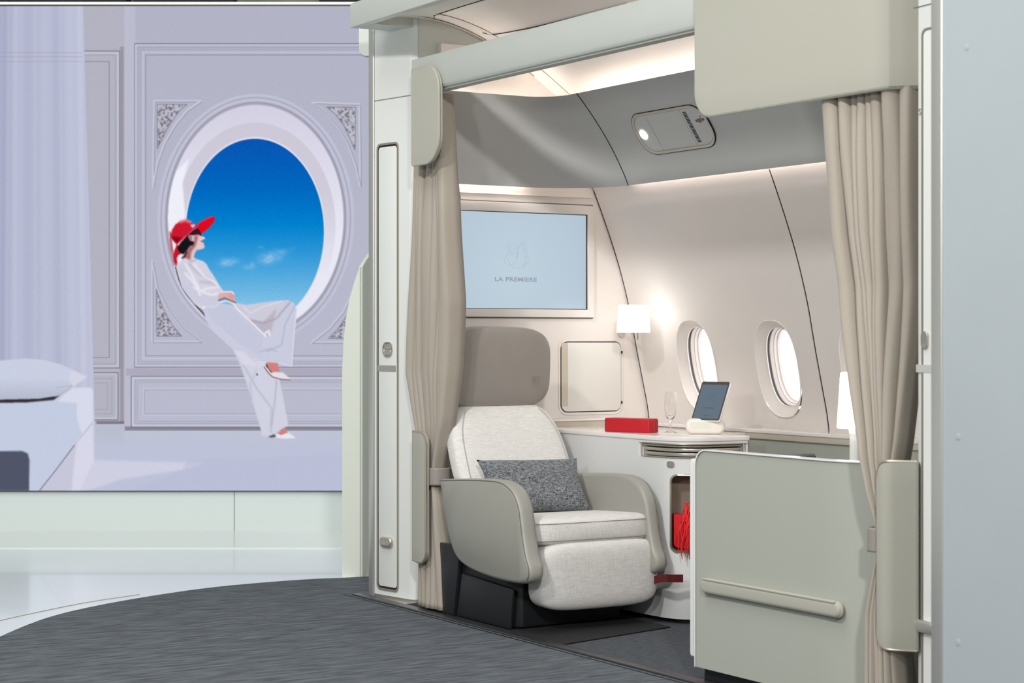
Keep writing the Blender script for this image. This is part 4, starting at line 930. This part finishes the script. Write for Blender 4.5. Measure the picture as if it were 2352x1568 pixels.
lq = at(1963, 1000, D=6.6); lampz = .60
lamp = thing('table_lamp', 'white table lamp with a tall glowing cone shade beside the near curtain', 'lamp', (lq.x, lq.y, lampz))
zs0, zs1 = at(1963, 983, D=6.6).z, at(1963, 854, D=6.6).z
bm = bmesh.new(); lathe(bm, [(.058, 0), (.058, .008), (.05, .014), (.02, .018), (.0175, .03), (.0175, .15), (.0175, zs0 - lampz - .03), (.022, zs0 - lampz + .0)], (lq.x, lq.y, lampz)); obj('stem', bm, M['white'], lamp, smooth=True)
bm = bmesh.new(); lathe(bm, [(.02, 0), (.058, .0), (.0615, .003), (.0605, .008), (.049, zs1 - zs0 - .006), (.046, zs1 - zs0 - .001), (.02, zs1 - zs0)], (lq.x, lq.y, zs0)); obj('lamp_shade', bm, M['lamp'], lamp, smooth=True)

# wall sconce
sq = at(1455, 731, D=8.54); sc = thing('wall_lamp', 'wall lamp with a small glowing drum shade over the seam by the television', 'lamp', at(1425, 768, Y=7.3))
zs0, zs1 = at(1455, 763, D=8.5).z, at(1455, 700, D=8.5).z
bm = bmesh.new(); lathe(bm, [(.02, 0), (.072, 0), (.0745, .003), (.0745, .006), (.0685, zs1 - zs0 - .005), (.066, zs1 - zs0), (.02, zs1 - zs0)], (sq.x, sq.y, zs0)); obj('lamp_shade', bm, M['lamp'], sc, smooth=True)
mq = at(1425, 764, Y=7.3); bm = bmesh.new(); plate(bm, [(.017 * math.cos(2 * math.pi * k / 24), .022 * math.sin(2 * math.pi * k / 24)) for k in range(24)], mq, XA, ZA, -YA, 0, .014); obj('wall_mount', bm, M['beige'], sc, bevel=.003)
bm = bmesh.new(); tube(bm, [mq + Vector((0, -.01, .008)), Vector((sq.x, sq.y, zs0 + .02))], .006, 8); obj('arm', bm, M['champ'], sc, smooth=True)
pq = at(1465, 763, D=8.45); bm = bmesh.new(); tube(bm, [pq, pq - ZA * .032], .0034, 8); tube(bm, [pq - ZA * .014, pq - ZA * .032], .0042, 8); obj('pull_switch', bm, M['chline'], sc, smooth=True)
def bulb(name, loc, e_, col, r=.03):
    l = bpy.data.lights.new(name, 'POINT'); l.energy = e_; l.color = col; l.shadow_soft_size = r; o = bpy.data.objects.new(name, l); COL.objects.link(o); o.location = loc

# ------------------------------------------------------------------ things on the counter
CT = .7522
ba = at(1388, 991, Z=CT); bb = at(1491, 994.5, Z=CT); bu = (bb - ba); bl = bu.length; bu.normalize(); bd = Vector((-bu.y, bu.x, 0)); bd = bd if bd.dot(DIR) > 0 else -bd
rb = thing('red_box', 'flat red leather box lying on the counter', 'box', (ba + bu * bl / 2 + bd * .035)); bh_ = .056; bw = .076
o_ = ba + bu * bl / 2 + bd * bw / 2 + ZA * (bh_ / 2)
bm = bmesh.new(); obox(bm, o_, bu, ZA, bd, bl / 2, bh_ / 2, bw / 2); obj('case', bm, M['red'], rb, bevel=.005, seg=4)
bm = bmesh.new(); obox(bm, o_ + ZA * (bh_ / 2), bu, bd, ZA, bl / 2 - .003, bw / 2 - .003, .0022); obj('lid_flap', bm, M['red'], rb, bevel=.0015)
e_ = o_ + bu * (bl / 2 + .001); bm = bmesh.new(); obox(bm, e_ - bd * .006 - ZA * .001, bd, ZA, bu, .006, .018, .0022); obj('closing_tab', bm, M['red'], rb, bevel=.001)
gq = at(1540, 992.5, Z=CT)
gl = thing('champagne_glass', 'empty clear stemmed glass between the red box and the tablet', 'glass', gq)
pr = [(.026, 0), (.026, .0012), (.012, .004), (.004, .009), (.0032, .02), (.0035, .036), (.0055, .046), (.012, .056), (.021, .072), (.0255, .092), (.0262, .115), (.0245, .145), (.0228, .170), (.0218, .170), (.0234, .145), (.0250, .115), (.0243, .093), (.0198, .074), (.011, .060), (.001, .053)]
bm = bmesh.new(); lathe(bm, pr, gq, 48); obj('glass_body', bm, M['glass'], gl, smooth=True)

# tablet and dock
dq = at(1620, 996.5, Z=CT); dock = thing('tablet_dock', 'cream capsule shaped dock holding the small tablet', 'dock', dq)
du = (RGT * .985 - DIR * .17).normalized(); dn = Vector((du.y, -du.x, 0)); dn = dn if dn.dot(DIR) < 0 else -dn
rh = .0325
bm = bmesh.new(); plate(bm, rrect(.162, .065, .0315, 12), dq + ZA * .0325, du, ZA, dn, -.03, .03); obj('dock_body', bm, mat('dock_cream', (232, 226, 216), .45), dock, bevel=.014, seg=5)
bm = bmesh.new(); plate(bm, rrect(.085, .026, [.006, .012, .012, .012], 6, -.018, 0), dq + ZA * (rh + .005), du, ZA, dn, .026, .0306); obj('dock_badge', bm, mat('dock_badge_green', (220, 222, 208), .4), dock)
nh_ = (DIR * -.8 + RGT * -.6).normalized(); tu = Vector((-nh_.y, nh_.x, 0)); tu = tu if tu.dot(RGT) > 0 else -tu
tv_ = (ZA * math.cos(R(30)) - nh_ * math.sin(R(30))).normalized(); tn = tu.cross(tv_); tn = tn if tn.dot(DIR) < 0 else -tn
tw, thh = .134, .182; tb = at(1620, 962, D=7.87); tc_ = tb + tv_ * (thh / 2 - .006)
tab = thing('tablet', 'small tablet showing a blue picture leaning in its dock', 'tablet', tb)
bm = bmesh.new(); plate(bm, rrect(tw, thh, .008), tc_, tu, tv_, tn, -.014, -.001); obj('casing', bm, M['white'], tab, bevel=.002)
bm = bmesh.new(); plate(bm, rrect(tw - .002, thh - .002, .007), tc_, tu, tv_, tn, -.001, .0008); obj('bezel', bm, mat('tablet_bezel', (74, 72, 70), .3), tab)
bm = bmesh.new(); plate(bm, rrect(tw - .014, thh - .024, .001, 8, .0, -.004), tc_, tu, tv_, tn, .0, .0014); obj('tablet_screen', bm, emit('tablet_picture', (108, 122, 136), .9), tab)
tk = emit('tablet_ink', (70, 80, 92), 1); text('lettering', 'LA PREMIERE', .0072, tc_ - tv_ * .035 + tn * .0018, tu, tv_, tn, tk, tab, 1.3, .0002)
text('small_lettering', 'AIRFRANCE', .005, tc_ - tv_ * .070 + tn * .0018, tu, tv_, tn, tk, tab, 1.2, .0002)
crest('winged_mark', tc_ + tv_ * .012 + tn * .0018, tu, tv_, tn, .042, .042, .0003, emit('tablet_line', (92, 106, 122), 1), tab)

# ------------------------------------------------------------------ armchair
seat = thing('armchair', 'cream woven cabin armchair with grey arm shells and taupe headrest', 'armchair', (4.14, 6.65, 0))
AL = [(6.915, .567), (6.68, .584), (6.50, .592), (6.40, .588), (6.325, .560), (6.280, .510), (6.262, .455), (6.245, .38), (6.22, .31), (6.20, .275), (6.20, .235), (6.235, .212), (6.33, .203), (6.50, .206), (6.68, .226), (6.78, .265), (6.835, .34), (6.87, .43)]
def arm(x0, x1, dy, outer):
    P = smoothpath([(0, y + dy, z) for y, z in AL + [AL[0]]], 4)[:-1]
    rows = []; n_ = 9; cyy, czz = 6.56 + dy, .42
    xs_ = [(0, .90), (.06, .955), (.18, .99), (.35, 1.0), (.5, 1.0), (.65, 1.0), (.82, .99), (.94, .955), (1.0, .90)]
    for k, s in xs_: rows.append([Vector((x0 + (x1 - x0) * k, cyy + (p.y - cyy) * (1 - (1 - s) * .55), czz + (p.z - czz) * (1 - (1 - s) * .75))) for p in P])
    bm = bmesh.new(); V = grid(bm, rows, True); bm.faces.new(V[0]); bm.faces.new(V[-1][::-1])
    o = obj('armrest', bm, M['armgrey'], seat, smooth=True)
    r_ = rows[1 if outer < 0 else -2]
    bm = bmesh.new(); nP = len(P); i0 = 0; i1 = int(nP * .60)
    tube(bm, [p + Vector((outer * .0015, 0, 0)) for p in r_[:i1]], .0019, 5)
    s = obj('seam', bm, M['seam'], None, smooth=True); s.parent = o; s.matrix_parent_inverse = Matrix(); s.matrix_basis = Matrix.Translation(Vector((0, 0, 0)))
    s.matrix_parent_inverse = Matrix.Translation(-Vector((0, 0, 0)))
    return o
la = arm(3.80, 3.872, 0, -1); ra = arm(4.398, 4.457, .015, 1)
def cushion(name, cx, cy, cz, sx__, sy__, sz__, m, p=4.5, tilt=0, crown=.0, n=36, taper=0, roll=0):
    """superellipsoid block, half sizes; tilt about X"""
    bm = bmesh.new(); rows = []
    def sp(v, e): return math.copysign(abs(v) ** e, v)
    for i in range(n + 1):
        th__ = -math.pi / 2 + math.pi * i / n; ct, st = sp(math.cos(th__), 2 / p), sp(math.sin(th__), 2 / p); row = []
        for j in range(n * 2):
            ph = 2 * math.pi * j / (n * 2); x = ct * sp(math.cos(ph), 2 / p); z = ct * sp(math.sin(ph), 2 / p); y = st
            xx = x * sx__ * (1 + taper * z); v = Vector((xx, y * sy__ * (1 + crown * (1 - x * x) * (1 - z * z)), z * sz__ * (1 + crown * .5 * (1 - x * x))))
            v.rotate(Matrix.Rotation(tilt, 3, 'X')); row.append(Vector((cx, cy, cz)) + v)
        rows.append(row)
    grid(bm, rows, True); bmesh.ops.remove_doubles(bm, verts=bm.verts, dist=1e-5)
    return obj(name, bm, m, seat, smooth=False) , rows
def finish(o):
    for p_ in o.data.polygons: p_.use_smooth = True
o, r0 = cushion('seat_cushion', 4.1625, 6.56, .382, .2875, .285, .057, M['fabric'], 7, R(-3), .05); finish(o); sc_ = o
for zf in (.55, -.62):   # double seams round the cushion front
    bm = bmesh.new(); P = []
    for k in range(60):
        ph = math.pi * k / 59; x_ = -math.cos(ph); x_ = math.copysign(abs(x_) ** (2 / 7), x_); y_ = -abs(math.sin(ph)) ** (2 / 7)
        f_ = 1 - .012 * 0; v = Vector((x_ * .2885 * 1.0, y_ * .286 * (1 + .05 * (1 - x_ * x_) * (1 - zf * zf)) if y_ < 0 else 0, zf * .057)); v.rotate(Matrix.Rotation(R(-3), 3, 'X')); P.append(Vector((4.1625, 6.56, .382)) + v + Vector((0, -.0005, 0)))
    tube(bm, P, .0012, 5); s = obj('seam', bm, M['leather'], None, smooth=True); s.parent = sc_
o, _ = cushion('leg_rest', 4.178, 6.325, .222, .280, .075, .134, M['fabric'], 5.0, R(2), .04); finish(o)
# backrest: rows up the back
bm = bmesh.new(); rows = []
BZ = [(.36, 6.70, .255, .10), (.45, 6.76, .262, .11), (.55, 6.815, .278, .115), (.65, 6.865, .278, .115), (.75, 6.915, .268, .11), (.81, 6.945, .244, .10), (.85, 6.965, .215, .08), (.868, 6.985, .17, .055), (.872, 7.0, .12, .03)]
for z, y, hx, hy in BZ:
    row = []
    for j in range(48):
        a_ = 2 * math.pi * j / 48; c__, s__ = math.cos(a_), math.sin(a_); row.append(Vector((4.145 + hx * math.copysign(abs(c__) ** .38, c__), y + .055 + hy * math.copysign(abs(s__) ** .5, s__) * .55, z)))
    rows.append(row)
V = grid(bm, rows, True); bm.faces.new(V[0]); bm.faces.new(V[-1][::-1]); bk = obj('backrest', bm, M['fabric'], seat, sub=1)
for sgn_ in (-1, 1):
    bm = bmesh.new(); tube(bm, smoothpath([Vector((4.145 + sgn_ * (hx - .035), y + .055 - hy * .55 * .97 - .001, z)) for z, y, hx, hy in BZ[1:7]], 4), .0014, 4)
    s = obj('seam', bm, mat('pale_stitch', (178, 176, 174), .8), None); s.parent = bk
o, _ = cushion('headrest', 4.135, 7.03, 1.022, .268, .055, .166, M['leather'], 4.2, R(3), .12); finish(o); hd = o
q = at(1231, 875, Y=6.972); crest('embossed_mark', q, XA, ZA, -YA, .045, .05, .0004, mat('emboss', (138, 131, 124), .5), seat)
bm = bmesh.new(); prism(bm, [(3.86, 6.98), (3.86, 6.46), (3.90, 6.41), (4.38, 6.44), (4.42, 6.50), (4.42, 6.98)], .012, .235); obj('base', bm, M['black'], seat, bevel=.008)
bm = bmesh.new(); plate(bm, [(6.97, .008), (6.86, .008), (6.80, .30), (6.97, .30)], Vector((3.838, 0, 0)), YA, ZA, XA, 0, .02); obj('base_cover', bm, mat('base_cover_black', (34, 36, 40), .4), seat, bevel=.003)
bm = bmesh.new(); plate(bm, [(6.845, .01), (6.42, .01), (6.40, .17), (6.80, .19)], Vector((3.846, 0, 0)), YA, ZA, XA, 0, .014); obj('side_cover', bm, mat('side_cover_black', (30, 31, 35), .4), seat, bevel=.004)
# black tray floor round the chair
bm = bmesh.new(); prism(bm, [(3.834, 7.28), (3.834, 6.02), (3.95, 6.05), (4.44, 6.17), (4.44, 7.28)], .005, .008); obj('floor_plate', bm, M['dark'], seat)

# pillow
pc = Vector((4.135, 6.70, .540)); pw = .235; ph_ = .128
pr_ = Matrix.Rotation(R(1), 3, 'Y'); pt = Matrix.Rotation(R(-33), 3, 'X'); py_ = Matrix.Rotation(R(-3), 3, 'Z')
bm = bmesh.new(); N = 28
for side in (-1, 1):
    rows = []
    for i in range(N + 1):
        v_ = -1 + 2 * i / N; row = []
        for j in range(N + 1):
            u_ = -1 + 2 * j / N; pin = 1 - .10 * (1 - u_ * u_) * abs(v_) ** 3; pin2 = 1 - .09 * (1 - v_ * v_) * abs(u_) ** 3
            th2 = .052 * ((1 - u_ ** 4) * (1 - v_ ** 4)) ** .6 + .006 * math.sin(5 * u_ + 3 * v_) * (1 - u_ * u_) * (1 - v_ * v_)
            w_ = Vector((u_ * pw * pin2, side * th2, v_ * ph_ * pin)); w_ = py_ @ (pt @ (pr_ @ w_)); row.append(pc + w_)
        rows.append(row)
    grid(bm, rows)
bmesh.ops.remove_doubles(bm, verts=bm.verts, dist=1e-4)
pl = obj('throw_pillow', bm, M['pillow'], None); tag(pl, 'dark grey woven cushion leaning on the armchair seat', 'cushion')
for p_ in pl.data.polygons: p_.use_smooth = True
